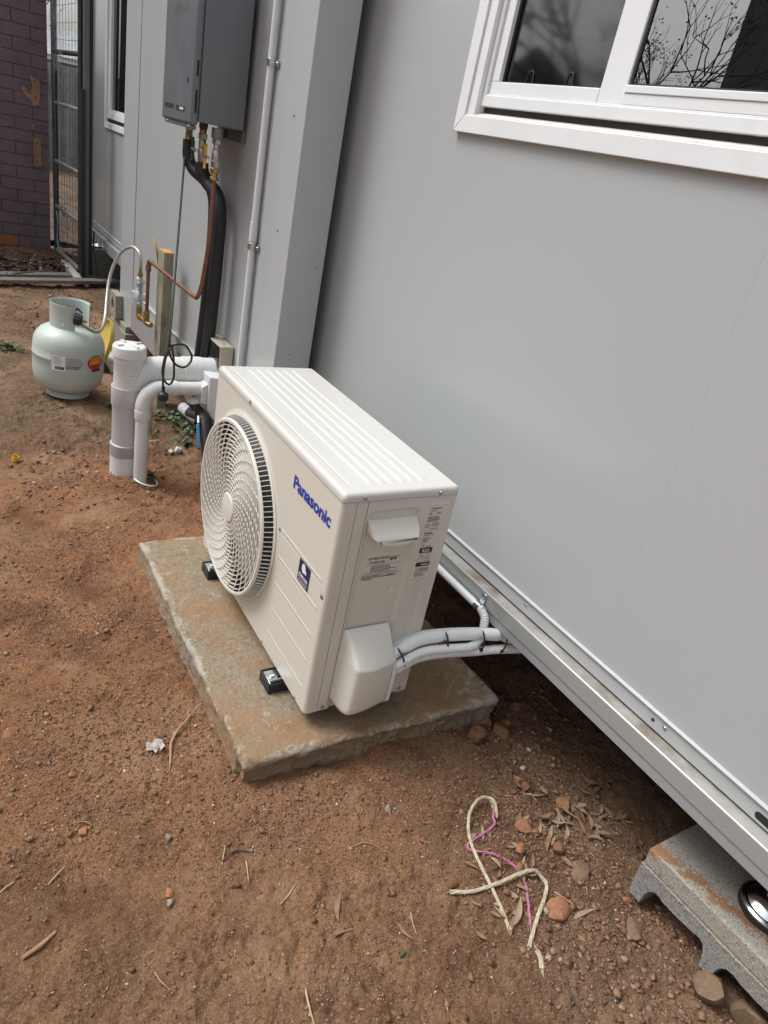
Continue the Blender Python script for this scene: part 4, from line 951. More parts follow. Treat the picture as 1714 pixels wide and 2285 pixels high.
bars(tx, 0.088, 0.3890, 0.060, 1, 0.0045, 0.0020, RM, 5); bars(tx, 0.088, 0.3845, 0.092, 1, 0.0045, 0.0024, RM, 6); bars(tx, 0.088, 0.3800, 0.035, 1, 0.0045, 0.0022, RM, 7)
bars(tx, 0.155, 0.3885, 0.032, 2, 0.0040, 0.0018, RM, 8)
LM = basis((0, -0.0026, 0), (1,0,0), (0,0,1))
put('Panasonic', 0.2360, 0.5610, 0.0270, 0.0040, 0.03, 0.0, LM)
for (x, z, w_, n_, p_, h_, sd_) in ((0.232,0.5555,0.022,1,0.004,0.0016,11),(0.231,0.5500,0.010,2,0.0036,0.0014,12),(0.252,0.5505,0.018,2,0.0036,0.0014,13),(0.230,0.5390,0.040,4,0.0038,0.0019,14),(0.228,0.5200,0.012,3,0.0036,0.0014,15),(0.246,0.5220,0.026,3,0.0036,0.0016,16),(0.240,0.5085,0.030,2,0.0036,0.0010,17),(0.230,0.4950,0.032,1,0.0036,0.0034,18),(0.231,0.4905,0.034,1,0.003,0.0014,19),(0.230,0.4830,0.022,4,0.0035,0.0014,20),(0.244,0.4600,0.018,2,0.0034,0.0014,21),(0.244,0.3975,0.024,3,0.0032,0.0018,22),(0.230,0.3865,0.036,4,0.0036,0.0014,23)):
    bars(tx, x, z, w_, n_, p_, h_, LM, sd_)
def tri(x, z, s_, t_=0.0006):
    a, b, c = (x, z), (x+s_, z), (x+s_/2, z+s_*0.87)
    for p, q in ((a,b),(b,c),(c,a)):
        d_ = Vector((q[0]-p[0], q[1]-p[1])).normalized(); n_ = Vector((-d_.y, d_.x))*t_
        tx.add([(p[0],p[1],0),(q[0],q[1],0),(q[0]+n_.x,q[1]+n_.y,0),(p[0]+n_.x,p[1]+n_.y,0)], [(0,1,2,3)], LM)
    put('!', x+s_*0.42, z+s_*0.16, s_*0.12, s_*0.48, 0.02, 0, LM)
tri(0.2315, 0.4590, 0.0085); tri(0.2330, 0.4300, 0.0110); tri(0.2310, 0.3905, 0.0125)
def frame(x0, z0, x1, z1, t_=0.0006):
    for q in (((x0,z0),(x1,z0+t_)),((x0,z1-t_),(x1,z1)),((x0,z0),(x0+t_,z1)),((x1-t_,z0),(x1,z1))):
        tx.add([(q[0][0],q[0][1],0),(q[1][0],q[0][1],0),(q[1][0],q[1][1],0),(q[0][0],q[1][1],0)], [(0,1,2,3)], LM)
frame(0.252,0.4305,0.2630,0.4410); frame(0.2290,0.4190,0.2440,0.4270); frame(0.2500,0.4185,0.2570,0.4280); frame(0.2568,0.4185,0.2638,0.4280)
tx.build('rating_print', M['ink'], ac, smooth=False)
bx = MB(); bx.box(0.2290, 0.2650, -0.0030, -0.0022, 0.4425, 0.4560); bx.build('label_bar', M['black'], ac, smooth=False); MB().box(0.2280, 0.2680, -0.0030, -0.0022, 0.4045, 0.4155).build('label_bar', M['black'], ac, smooth=False)
wt = MB(); V, fs = textmesh('R32', 0.021, 0.0085, 0, 0.01); wt.add([(a+0.2365, b+0.445, 0) for a, b, c in V], fs, basis((0,-0.0033,0),(1,0,0),(0,0,1)))
V, fs = textmesh('WARNING', 0.023, 0.0050, 0, 0.01); wt.add([(a+0.2420, b+0.4075, 0) for a, b, c in V], fs, basis((0,-0.0033,0),(1,0,0),(0,0,1)))
wt.build('label_bar_print', M['white'], ac, smooth=False)
# ---- feet: galvanised feet bolted on rubber pads
for (x0, x1, y0, y1) in ((-0.038, 0.335, 0.132, 0.196), (-0.030, 0.335, 0.672, 0.735)):
    f_ = MB(); f_.box(x0+0.006, x1-0.006, y0+0.006, y1-0.006, -0.016, -0.0125); f_.box(x0+0.006, x1-0.006, y0+0.006, y0+0.009, -0.0125, 0.0005); f_.build('mounting_foot', M['galv'], ac, bevel=0.001)
    for xx in (x0+0.022,):
        bt = MB(); bt.lathe([(0.013,0),(0.013,0.002),(0.0075,0.0022),(0.0075,0.0075),(0.0035,0.009),(0.0003,0.0092)], 12, basis((xx, (y0+y1)/2, -0.0125), (1,0,0), (0,1,0))); bt.build('anchor_bolt', M['galv'], ac)
    p_ = MB(); p_.box(x0, x0+0.075, y0, y1, -0.0405, -0.0165); p_.box(x0, x0+0.004, y0, y1, -0.0165, -0.0095); p_.box(x0, x0+0.05, y0, y0+0.004, -0.0165, -0.0095); p_.box(x0, x0+0.05, y1-0.004, y1, -0.0165, -0.0095)
    MB().box(x1-0.075, x1, y0, y1, -0.0405, -0.0165).build('rubber_pad', M['rubber'], ac, bevel=0.0012)
    p_.build('rubber_pad', M['rubber'], ac, bevel=0.0012)
# far-side valve hood visible as blue tape tag at the back edge
MB().box(0.3016, 0.3030, 0.004, 0.018, 0.560, 0.590).build('blue_tape', M['bluep'], ac)

# ================================================================== PIPE BUNDLE
pb = empty('pipe_bundle', (0.22, -0.04, 0.17), 0, 'white lagged pipes and corrugated conduits cable-tied together between air conditioner and house', 'pipe bundle')
OFF = Vector((-0.22, 0.04, -0.17))
def pt(lst): return [Vector(p) + OFF for p in lst]
ctr = [(0.185,-0.036,0.148), (0.215,-0.036,0.160), (0.28,-0.034,0.180), (0.35,-0.045,0.186), (0.43,-0.066,0.189), (0.50,-0.083,0.183), (0.56,-0.092,0.165), (0.66,-0.098,0.13)]
def shifted(dy, dz): return [(x, y+dy, z+dz) for x, y, z in ctr]
path = cr(pt(shifted(0.006, 0.0105)), 0.004); rad = []
ties = (0.225, 0.352, 0.452, 0.515)
for p in path:
    x = p.x + 0.22; r = 0.0168
    for tx_ in ties: r -= 0.0042*math.exp(-((x-tx_)/0.010)**2)
    rad.append(r)
MB().tube(path, rad, 20).build('lagged_pipe', M['conduit'], pb)
path = cr(pt(shifted(0.026, 0.000)), 0.004); MB().tube(path, 0.014, 16).build('lagged_pipe', M['conduit'], pb)
def corr(pts, r, name, m, parent, per=0.0050, depth=0.0014):
    P = cr(pts, 0.0009); s_ = 0; rr = []; last = P[0]
    for p in P: s_ += (p-last).length; last = p; rr.append(r + depth*math.cos(2*math.pi*s_/per))
    return MB().tube(P, rr, 16).build(name, m, parent, ang=180)
cpts = [(0.185,-0.050,0.135), (0.215,-0.051,0.146), (0.28,-0.052,0.1690), (0.35,-0.065,0.1735), (0.405,-0.079,0.176), (0.435,-0.074,0.176), (0.462,-0.060,0.183), (0.478,-0.045,0.198), (0.482,-0.036,0.222), (0.4825,-0.016,0.236)]
corr(pt(cpts), 0.0108, 'corrugated_conduit', M['conduit'], pb)
corr(pt([(x, y-0.010, z-0.0355 + 0.02*max(0, (x-0.45)/0.1)) for x, y, z in ctr]), 0.0112, 'corrugated_conduit', M['conduit'], pb)
MB().tube(pt([(0.4825,-0.018,0.236),(0.4825,0.02,0.2363),(0.4825,1.10,0.2365)]), 0.0105, 18).build('rigid_conduit', M['conduit'], pb)
def tie(x, r=0.030, rx=None):
    # find centre on path
    p = min(cr(shifted(0.002, -0.010), 0.003), key=lambda q: abs(q.x-x)); 
    a = min(cr(ctr, 0.003), key=lambda q: abs(q.x-x-0.01)); b2 = min(cr(ctr, 0.003), key=lambda q: abs(q.x-x+0.01)); t = (a-b2).normalized()
    u = Vector((0,0,1)); v = t.cross(u).normalized(); u = v.cross(t)
    ring = []
    for i in range(28):
        an = 2*math.pi*i/28; ring.append(p + OFF + u*math.cos(an)*0.0315 + v*math.sin(an)*0.0250)
    mb = MB(); mb.tube(ring, 0.0023, 6, closed=True); 
    hp = p + OFF - u*0.0130 - v*0.0 + Vector((0,-1,0))*0.0; q = p + OFF + (u*math.cos(2.0) *0.0285 - v*math.sin(2.0)*0.0235)
    if v.y > 0: q = p + OFF + (u*math.cos(2.0)*0.0285 - v*math.sin(2.0)*0.0235)
    else: q = p + OFF + (u*math.cos(2.0)*0.0285 + v*math.sin(2.0)*0.0235)
    mb.box(q.x-0.0035, q.x+0.0035, q.y-0.0035, q.y+0.0035, q.z-0.003, q.z+0.0045)
    mb.tube([q, q + Vector((0.006,-0.002,-0.0015))], 0.0013, 6)
    mb.build('cable_tie', M['rubber'], pb)
for x in ties: tie(x)
clip = MB(); clip.tube([(0.4825,-0.010,0.2363),(0.4825,0.010,0.2363)], 0.0122, 20, caps=False); clip.box(0.4905, 0.4945, -0.009, 0.009, 0.244, 0.256); clip.box(0.4930, 0.4948, -0.009, 0.009, 0.250, 0.274)
co_ = clip.build('conduit_saddle', M['galv'], None, bevel=0.0006)
clp = co_; tag(clp, 'shiny zinc saddle clip holding the white conduit to the floor beam', 'pipe clip')
MB().lathe([(0.0055,0),(0.0055,0.0018),(0.003,0.003),(0.0003,0.003)], 12, basis((0.4928,0,0.266),(0,-1,0),(0,0,1))).build('screw', M['screw'], clp)

# ================================================================== HOLLOW BLOCK AND LEVELLING FOOT
BZ = 0.030
blk = empty('concrete_block', (0.537, -0.647, BZ), 0, 'hollow concrete block with arched openings carrying the house at the lower right', 'concrete block')
blk.rotation_euler = (math.radians(-2.6), 0, 0)
L, Wd = 0.39, 0.190
def arch(cy, wy, zt, zb, n=8):
    return [(cy + wy/2 - 0*0, zb)] + [(cy + wy/2*math.cos(math.pi*i/n), zt - 0.016 + 0.016*math.sin(math.pi*i/n)) for i in range(n+1)] + [(cy - wy/2, zb)]
# profile in (y, z) relative to the block: top shell then webs with arched cores
prof = [(0, 0), (0, -0.138), (-0.030, -0.143)]
prof += [(-0.033,-0.112),(-0.040,-0.094),(-0.050,-0.084),(-0.060,-0.083),(-0.075,-0.087),(-0.110,-0.087),(-0.145,-0.084),(-0.165,-0.080),(-0.176,-0.086),(-0.182,-0.104),(-0.186,-0.138)]
prof += [(-0.215,-0.141),(-0.217,-0.116),(-0.222,-0.098),(-0.232,-0.086),(-0.250,-0.083),(-0.262,-0.087),(-0.300,-0.088),(-0.340,-0.084),(-0.352,-0.092),(-0.358,-0.110),(-0.360,-0.141),(-0.390,-0.141),(-0.390,0)]
up = [(0,0),(0,-0.046),(-0.390,-0.046),(-0.390,0)]
MB().prism(up[::-1], 0.0, Wd, 'x').build('block_top', M['block_stained'], blk, bevel=0.004)
lo = [(y, min(z, -0.0465)) for y, z in prof]
lo = [(0.002,-0.0465)] + [(y + (0.002 if i == 0 else 0), z) for i, (y, z) in enumerate(lo[1:-1])] + [(-0.392,-0.0465)]
lb = MB(); lb.prism(lo[::-1], -0.0045, Wd-0.002, 'x'); lb.build('block_webs', M['block_rough'], blk, bevel=0.0015)
# ragged mortar line between shell and webs
mv = MB(); n = 130
for i in range(n):
    y = -0.39*i/n; s_ = 0.0012 + 0.0028*abs(vnoise(np.array([i*0.35]), np.array([3.0]))[0]); mv.add([(v_[0]*s_*1.2 - 0.003 + random.uniform(-0.001,0.001), v_[1]*s_*1.6 + y, v_[2]*s_ - 0.0465) for v_ in IV], [tuple(f) for f in IF])
mv.build('mortar_crumbs', M['cap'], blk)['kind'] = 'stuff'
ds = MB()   # red earth smeared on the block top
def blob(mb, cx, cy, rx, ry, z, seed, n=40, rz=0):
    vs = [(cx, cy, z+0.0012)]
    for k in range(2):
        for i in range(n):
            a = 2*math.pi*i/n; r = (0.55, 1.0)[k]*(1 + 0.35*fbm(np.array([math.cos(a)*1.6+seed]), np.array([math.sin(a)*1.6]), octv=4, seed=seed)[0])
            x_, y_ = rx*r*math.cos(a), ry*r*math.sin(a)
            vs.append((cx + x_*math.cos(rz) - y_*math.sin(rz), cy + x_*math.sin(rz) + y_*math.cos(rz), z + (0.0011, 0.0003)[k]))
    fs = [(0, 1+i, 1+(i+1) % n) for i in range(n)] + [(1+i, 1+n+i, 1+n+(i+1) % n, 1+(i+1) % n) for i in range(n)]
    mb.add(vs, fs)
for i in range(900):
    a_ = random.random(); cx_ = 0.026 + 0.035*a_ + random.gauss(0, 0.010); cy_ = -0.05 - 0.24*a_ + random.gauss(0, 0.018); q_ = random.uniform(0.0006, 0.0017)
    if not (0.004 < cx_ < 0.185): continue
    ds.add([(v_[0]*q_ + cx_, v_[1]*q_ + cy_, v_[2]*q_*0.6 + 0.0006) for v_ in OV], [tuple(f) for f in OF])
ds.build('soil_crumbs', M['clod'], blk, smooth=False)['kind'] = 'stuff'
lf = empty('levelling_foot', (0.648, -0.862, BZ+0.0125), 0, 'shiny chrome levelling foot standing on the hollow concrete block', 'levelling foot')
MB().lathe([(0.060,0),(0.0605,0.003),(0.0600,0.013),(0.056,0.0135)], 48).build('rubber_base', M['rubber'], lf)
MB().lathe([(0.0585,0.0128),(0.0580,0.0160),(0.0540,0.0195),(0.0490,0.0200),(0.0470,0.0225),(0.0400,0.0320),(0.0300,0.0390),(0.0200,0.0425),(0.0190,0.0460),(0.0110,0.047)], 64).build('chrome_plate', M['chrome'], lf)
MB().lathe([(0.0135,0.040),(0.0135,0.052),(0.0003,0.052)], 6, basis((0,0,0),(1,0,0),(0,1,0))).build('hex_nut', M['chrome'], lf, smooth=False)
P = [(0,0,0.05+i*0.0012) for i in range(110)]; MB().tube(P, [0.0085 + 0.0008*math.cos(i*2.1) for i in range(110)], 16).build('threaded_rod', M['chrome'], lf)

# ================================================================== HEATER
ht = empty('water_heater', (0.145, 1.62, 1.222), 0, 'dark grey wall-mounted gas water heater box with louvre slots', 'water heater')
HW, HD = 0.352, 0.180      # along the wall, and standing off
# back case (smooth side panel)
MB().box(0.014, HD, 0.0, HW, 0.0, 0.62).build('case', M['heater'], ht, bevel=0.003)
MB().box(-0.014, 0.0125, -0.006, HW+0.006, -0.014, 0.62).build('front_cover', M['heater'], ht, bevel=0.010, seg=4)
MB().box(-0.008, 0.0136, 0.018, HW-0.02, -0.026, -0.0145).build('cover_lip', M['heater'], ht, bevel=0.002)
MB().box(0.0126, 0.0139, 0.002, HW-0.002, 0.0, 0.62).build('cover_gap', M['dark'], ht)
def slotp(name, y0, y1, z0, z1, x=-0.0146):
    n = 8; r = (z1-z0)/2; pr_ = [(y1-r + r*math.cos(a), (z0+z1)/2 + r*math.sin(a)) for a in np.linspace(-math.pi/2, math.pi/2, n)] + [(y0+r + r*math.cos(a), (z0+z1)/2 + r*math.sin(a)) for a in np.linspace(math.pi/2, 1.5*math.pi, n)]
    MB().prism(pr_, x, x+0.0008, 'x').build(name, M['dark'], ht)
slotp('slot', 0.180+0.13, 0.180+0.02, 0.030, 0.044) if False else None
def slot(ya, yb, za, zb): slotp('slot', ya, yb, za, zb)
slot(0.205, 0.318, 0.024, 0.040); slot(0.065, 0.178, 0.022, 0.038)
MB().box(-0.0152, -0.0145, 0.085, 0.130, 0.026, 0.035).build('label_patch', M['labelgrey'], ht)
MB().box(-0.0152, -0.0142, 0.045, 0.062, 0.112, 0.128).build('lock_hole', M['dark'], ht)
# long slots on the cover's side return (face -Y)
for z0, z1 in ((0.025, 0.094), (0.135, 0.182)):
    MB().box(-0.004, 0.0035, -0.0066, -0.0058, z0, z1).build('side_slot', M['dark'], ht, bevel=0.0003)
HT = MB(); V, fs = textmesh('THERMANN', 0.150, 0.028, 0, 0.0)
HT.add([(a, b, 0) for a, b, c in V] , fs, basis((-0.0150, 0.262, 0.322), (0,-1,0), (0,0,1))); HT.build('emboss_glint_name', pm('emboss_glint', (0.36,0.37,0.38), 0.3, 0.4), ht, smooth=False)  # flat name in lighter grey, imitating light caught on raised letters
for y in (0.035, 0.30): MB().lathe([(0.005,0),(0.004,0.002),(0.0003,0.0022)], 10, basis((-0.0085,y,-0.020),(0,-1,0),(0,0,1))).build('screw', M['screw'], ht)
MB().box(0.186, 0.196, 0.02, HW-0.12, -0.040, 0.0).build('wall_bracket', M['heater'], ht, bevel=0.001)
MB().box(HD, 0.198, 0.06, 0.09, 0.40, 0.55).build('wall_bracket', M['galv'], ht)
sc_ = MB()
for i in range(7): sc_.tube([(0.150, 0.075+i*0.012, -0.008), (0.1495, 0.080+i*0.012, -0.020-0.006*(i % 3)), (0.1495, 0.085+i*0.011, -0.036)], 0.0022, 5)
sc_.build('terminal_wires', M['rubber'], ht)
# connectors under the heater; absolute coordinates from here
def thing_mb(name, label, cat, loc): return empty(name, loc, 0, label, cat)
def fitting(par, x, y, segs, z):
    """stack of (height, radius, material, sides, name)"""
    for h_, r_, m_, n_, nm in segs:
        MB().lathe([(r_*0.92, z), (r_, z-0.002), (r_, z-h_+0.002), (r_*0.92, z-h_)], n_, Matrix.Translation((x, y, 0)), cap=True).build(nm, m_, par, smooth=n_ > 8); z -= h_
    return z
# -- cold/drain line, white collar then brass elbow into black lagging
hp = thing_mb('hot_water_pipe', 'black lagged water pipe leaving the heater behind the white collar', 'pipe', (0,0,0))
z = fitting(hp, 0.235, 1.955, [(0.022, 0.020, M['pvc'], 20, 'collar'), (0.022, 0.014, M['brass'], 6, 'brass_nut'), (0.020, 0.011, M['brass'], 16, 'brass_tail')], 1.208)
ins1 = cr([(0.235,1.955,1.150),(0.236,1.950,1.09),(0.250,1.925,1.05),(0.280,1.86,1.02),(0.292,1.80,0.985),(0.296,1.775,0.90),(0.296,1.775,0.70),(0.296,1.80,0.45),(0.296,1.83,0.25),(0.296,1.85,0.14),(0.32,1.85,0.06),(0.40,1.83,0.02)], 0.012)
MB().tube(ins1, 0.023, 18).build('lagging', M['pipe_ins'], hp)
cw = thing_mb('cold_water_pipe', 'black lagged water pipe below the valve with the green handle', 'pipe', (0,0,0))
z = fitting(cw, 0.238, 1.800, [(0.020, 0.016, M['darkstick'], 16, 'outlet_boss'), (0.016, 0.013, M['brass'], 16, 'brass_tail'), (0.020, 0.017, M['steel'], 6, 'hex_nut'), (0.030, 0.0135, M['steel'], 16, 'valve_body'), (0.022, 0.016, M['steel'], 16, 'valve_body'), (0.028, 0.0145, M['steel'], 6, 'hex_nut')], 1.222)
def lever(par, x, y, z, m):
    MB().prism([(-0.008,-0.040),(-0.010,-0.038),(-0.005,-0.010),(-0.007,0.010),(-0.011,0.036),(-0.009,0.042),(0.009,0.042),(0.011,0.036),(0.007,0.010),(0.005,-0.010),(0.010,-0.038),(0.008,-0.040)][::-1], -0.003, 0.003, 'x', basis((x,y,z),(0,1,0),(-1,0,0)) @ Matrix(((0,0,1,0),(0,1,0,0),(-1,0,0,0),(0,0,0,1))) if False else Matrix.Translation((x, y, z))).build('butterfly_handle', m, par, bevel=0.001)
    MB().cyl((x,y,z), (x,y-0.035,z), 0.006, 12).build('valve_stem', M['steel'], par)
lever(cw, 0.212, 1.835, 1.125, M['green'])
ins2 = cr([(0.240,1.800,1.086),(0.243,1.795,1.055),(0.262,1.775,1.020),(0.280,1.72,0.99),(0.286,1.685,0.93),(0.287,1.680,0.80),(0.287,1.685,0.60),(0.287,1.70,0.42),(0.287,1.73,0.25),(0.285,1.75,0.14),(0.30,1.72,0.06),(0.36,1.66,0.0)], 0.012)
MB().tube(ins2, 0.026, 18).build('lagging', M['pipe_ins'], cw)
gp = thing_mb('copper_gas_pipe', 'copper gas pipe running down from the valve with the yellow handle to the timber post', 'pipe', (0,0,0))
z = fitting(gp, 0.238, 1.642, [(0.034, 0.021, M['heater'], 20, 'outlet_boss'), (0.018, 0.017, M['steel'], 6, 'hex_nut'), (0.020, 0.011, M['steel'], 16, 'nipple'), (0.034, 0.0150, M['steel'], 16, 'valve_body'), (0.024, 0.016, M['steel'], 6, 'hex_nut'), (0.016, 0.018, M['brass'], 6, 'brass_nut'), (0.014, 0.0130, M['brass'], 16, 'brass_tail'), (0.012, 0.0155, M['brass'], 16, 'brass_collar')], 1.215)
lever(gp, 0.212, 1.680, 1.115, M['yellow'])
cu = cr([(0.238,1.642,1.055), (0.238,1.638,0.95), (0.237,1.645,0.80), (0.236,1.68,0.66)], 0.02) + cr([(0.235,1.700,0.620), (0.233,1.722,0.597), (0.230,1.752,0.594)], 0.006) + [Vector((0.205,2.30,0.606))]
cu += cr([(0.2035,2.325,0.608), (0.203,2.338,0.600), (0.203,2.340,0.585)], 0.005)
MB().tube(cu, 0.0085, 16).build('copper_run', M['copper'], gp)
MB().tube([(0.203,2.340,0.59),(0.203,2.340,0.36)], 0.0085, 16).build('copper_drop', M['copper'], gp)
MB().lathe([(0.0115,0.590),(0.0125,0.588),(0.0125,0.578),(0.0108,0.576),(0.0125,0.572),(0.0125,0.560),(0.0100,0.558)], 20, Matrix.Translation((0.203,2.340,0))).build('copper_coupling', M['copper'], gp)
br = MB(); br.tube([(0.203,2.340,0.372),(0.203,2.340,0.335)], 0.0145, 12); br.tube([(0.203,2.340,0.37),(0.203,2.340,0.362)], 0.017, 6); br.tube([(0.203,2.475,0.312),(0.205,2.32,0.316),(0.215,2.30,0.316)], 0.0125, 14); br.tube([(0.203,2.340,0.34),(0.203,2.342,0.315)], 0.0135, 12); br.tube([(0.203,2.430,0.313),(0.203,2.452,0.3125)], 0.017, 6); br.tube([(0.203,2.475,0.300),(0.203,2.478,0.362)], 0.0135, 14); br.tube([(0.203,2.478,0.330),(0.203,2.478,0.352)], 0.0165, 6)
br.build('brass_tee', M['brass'], gp)
# gas regulator and braided hose
rg = thing_mb('gas_regulator', 'grey two-stage gas regulator beside the timber post', 'regulator', (0,0,0))
body = MB(); rx, ry = 0.203, 2.480
body.tube([(rx,ry,0.360),(rx,ry,0.395),(rx,ry,0.42),(rx,ry,0.44),(rx,ry,0.50)], [0.0145,0.013,0.011,0.0125,0.011], 14)
body.tube([(rx,ry,0.452),(rx,ry,0.476)], 0.0155, 6); body.tube([(rx,ry,0.425),(rx,ry,0.430)], 0.0165, 14); body.tube([(rx,ry,0.438),(rx,ry,0.443)], 0.0165, 14)
body.lathe([(0.0003,-0.014),(0.020,-0.012),(0.037,-0.004),(0.0385,0.0),(0.0385,0.004),(0.034,0.010),(0.020,0.016),(0.018,0.016)], 28, basis((rx-0.012,ry+0.006,0.400),(0,1,0),(0,0,1)))
body.lathe([(0.0003,-0.008),(0.020,-0.006),(0.0225,0.0),(0.0225,0.006),(0.0180,0.010)], 24, basis((rx-0.010,ry+0.004,0.478),(0,1,0),(0,0,1)))
body.tube([(rx-0.01,ry-0.015,0.376),(rx-0.01,ry-0.045,0.378)], 0.0075, 8); body.tube([(rx-0.01,ry-0.015,0.474),(rx-0.01,ry-0.036,0.474)], 0.0065, 8)
body.build('regulator_body', M['reg'], rg)
MB().lathe([(0.0195,0.014),(0.0195,0.046),(0.017,0.050),(0.0003,0.0505)], 20, basis((rx-0.012,ry+0.008,0.400),(0,1,0),(0,0,1))).build('adjusting_cap', M['conduit'], rg)
MB().lathe([(0.0160,0.010),(0.0160,0.032),(0.0003,0.0335)], 18, basis((rx-0.010,ry+0.006,0.478),(0,1,0),(0,0,1))).build('adjusting_cap', M['conduit_grey'], rg)
hz = thing_mb('gas_hose', 'braided grey gas hose arching from the regulator down to the gas bottle', 'hose', (0,0,0))
hb_ = MB(); hb_.tube([(rx,ry,0.50),(rx,ry,0.520)], 0.0125, 6); hb_.tube([(rx,ry,0.520),(rx,ry,0.545)], 0.0085, 12); hb_.build('brass_fitting', M['brass'], hz)
hpth = cr([(0.203,2.480,0.540), (0.203,2.482,0.580), (0.197,2.510,0.612), (0.180,2.570,0.618), (0.150,2.620,0.585), (0.118,2.640,0.52), (0.090,2.62,0.44), (0.065,2.55,0.36), (0.040,2.46,0.300), (0.005,2.37,0.268), (-0.035,2.31,0.268), (-0.080,2.287,0.295), (-0.098,2.284,0.305)], 0.012)
MB().tube(hpth, 0.0078, 12).build('braided_hose', M['hose'], hz)

# ================================================================== GAS BOTTLE
gb = empty('gas_bottle', (-0.142, 2.385, gz(-0.142, 2.385)+0.002), 0, 'pale green gas bottle with a red and yellow label standing on bare earth', 'gas bottle')
gb.rotation_euler = (0, math.radians(2.0), 0)
b_prof = [(0.001,0.016),(0.06,0.018),(0.100,0.026),(0.128,0.042),(0.146,0.068),(0.1545,0.105),(0.1565,0.150),(0.1565,0.1925),(0.1580,0.1945),(0.1580,0.1985),(0.1565,0.2005),(0.1560,0.235),(0.1525,0.262),(0.143,0.285),(0.125,0.305),(0.100,0.320),(0.070,0.330),(0.030,0.334),(0.001,0.335)]
MB().lathe(b_prof, 64).build('tank', M['bottle'], gb, ang=80)
fr_ = MB(); fr_.lathe([(0.090,0.045),(0.088,0.020),(0.090,0.004),(0.095,0.0),(0.0945,0.003),(0.091,0.008),(0.091,0.045)], 48); fr_.build('foot_ring', M['bottle'], gb)
cang = math.atan2(-1.116-2.385, -0.717+0.142)   # direction from bottle to camera
gapA, gapB = cang + math.radians(14), cang + math.radians(102)
cl = MB(); cl.lathe([(0.0855,0.322),(0.0860,0.350),(0.0865,0.426),(0.0885,0.4315),(0.0875,0.4335),(0.0850,0.4315),(0.0840,0.422),(0.0832,0.322),(0.0855,0.322)], 44, None, gapB, gapA + 2*math.pi); cl.build('collar', M['bottle'], gb, ang=60)
hl = Vector((math.cos(cang-0.35)*0.0868, math.sin(cang-0.35)*0.0868, 0.348)); nrm = Vector((math.cos(cang-0.35), math.sin(cang-0.35), 0))
MB().lathe([(0.006,0.0004),(0.0001,0.0005)], 14, basis(hl, nrm.cross(Vector((0,0,1))) * -1, (0,0,1))).build('drain_hole', M['white'], gb)
vb = MB(); vb.tube([(0,0,0.330),(0,0,0.392)], [0.020, 0.016], 14); vb.tube([(0,0,0.366),(0.045,-0.030,0.374)], 0.013, 12); vb.build('valve', M['brass'], gb)
MB().lathe([(0.024,0.392),(0.026,0.396),(0.026,0.408),(0.022,0.412),(0.0003,0.413)], 10).build('valve_handwheel', M['rubber'], gb)
MB().tube([(-0.012,-0.010,0.414),(0.030,-0.022,0.411),(0.045,-0.035,0.398)], [0.004,0.006,0.004], 8).build('valve_tag', M['gasket'], gb)
kn = basis((0.006,-0.070,0.372), (0,0,1), (0.50,0.80,0.0)); kn = Matrix.Translation((-0.0,0,0)) @ kn
kb = MB(); prof = [(0.012,0.0),(0.022,0.002),(0.0235,0.010),(0.0235,0.030),(0.020,0.036),(0.009,0.037)]
dirv = Vector((0.93, -0.25, -0.10)).normalized(); kc = Vector((-0.002, -0.092, 0.385)); kx = dirv.orthogonal().normalized(); KM = basis(kc, kx, dirv.cross(kx))
kb.lathe(prof, 24, KM)
for i in range(12):
    a = 2*math.pi*i/12; kb.tube([KM @ Vector((0.0235*math.cos(a),0.0235*math.sin(a),0.004)), KM @ Vector((0.0235*math.cos(a),0.0235*math.sin(a),0.030))], 0.0030, 6)
kb.build('hose_connector', M['rubber'], gb)
MB().lathe([(0.010,0.036),(0.010,0.048),(0.007,0.050),(0.007,0.058)], 6, KM).build('brass_nut', M['brass'], gb)
def wrap(V, fs, name, mat, r, a_left, z0):
    """flat (u,v) art wrapped on the tank; u grows to the viewer's right"""
    vs = [(r*math.cos(a_left + u/0.1575), r*math.sin(a_left + u/0.1575), z0 + v) for u, v in V]
    mb = MB(); mb.add(vs, fs); return mb.build(name, mat, gb, smooth=False)
AL = cang - math.radians(28)
def strip(u0, u1, v0, v1, n=16):
    V = []; F = []
    for i in range(n+1): u = u0 + (u1-u0)*i/n; V += [(u, v0), (u, v1)]
    for i in range(n): F.append((2*i, 2*i+2, 2*i+3, 2*i+1))
    return V, F
V, F = strip(0, 0.262, 0, 0.078, 26); wrap(V, F, 'label', M['labelgrey'], 0.1586, AL, 0.150)
V, F = strip(0.004, 0.060, 0.004, 0.074, 6); wrap(V, F, 'label_panel', M['conduit'], 0.1589, AL, 0.150)
V, F = strip(0.018, 0.056, 0.010, 0.024, 4); wrap(V, F, 'label_box', M['black'], 0.1592, AL, 0.150)
V, F = strip(0.020, 0.048, 0.012, 0.022, 4); wrap(V, F, 'label_box', pm('olive_print', (0.22,0.20,0.06), 0.5), 0.1594, AL, 0.150)
bb = MB(); bars(bb, 0.010, 0.066, 0.045, 7, 0.0052, 0.0016, Matrix.Identity(4), 31); bars(bb, 0.066, 0.064, 0.080, 5, 0.0070, 0.0022, Matrix.Identity(4), 32); bars(bb, 0.066, 0.026, 0.072, 2, 0.0080, 0.0050, Matrix.Identity(4), 33)
wrap([(a, b) for a, b, c in bb.v], bb.f, 'label_print', M['ink'], 0.1596, AL, 0.150)
def ell(cx, cz, rx_, rz_, n=40): return [(cx, cz)] + [(cx + rx_*math.cos(2*math.pi*i/n), cz + rz_*math.sin(2*math.pi*i/n)) for i in range(n)], [(0, 1+i, 1+(i+1) % n) for i in range(n)]
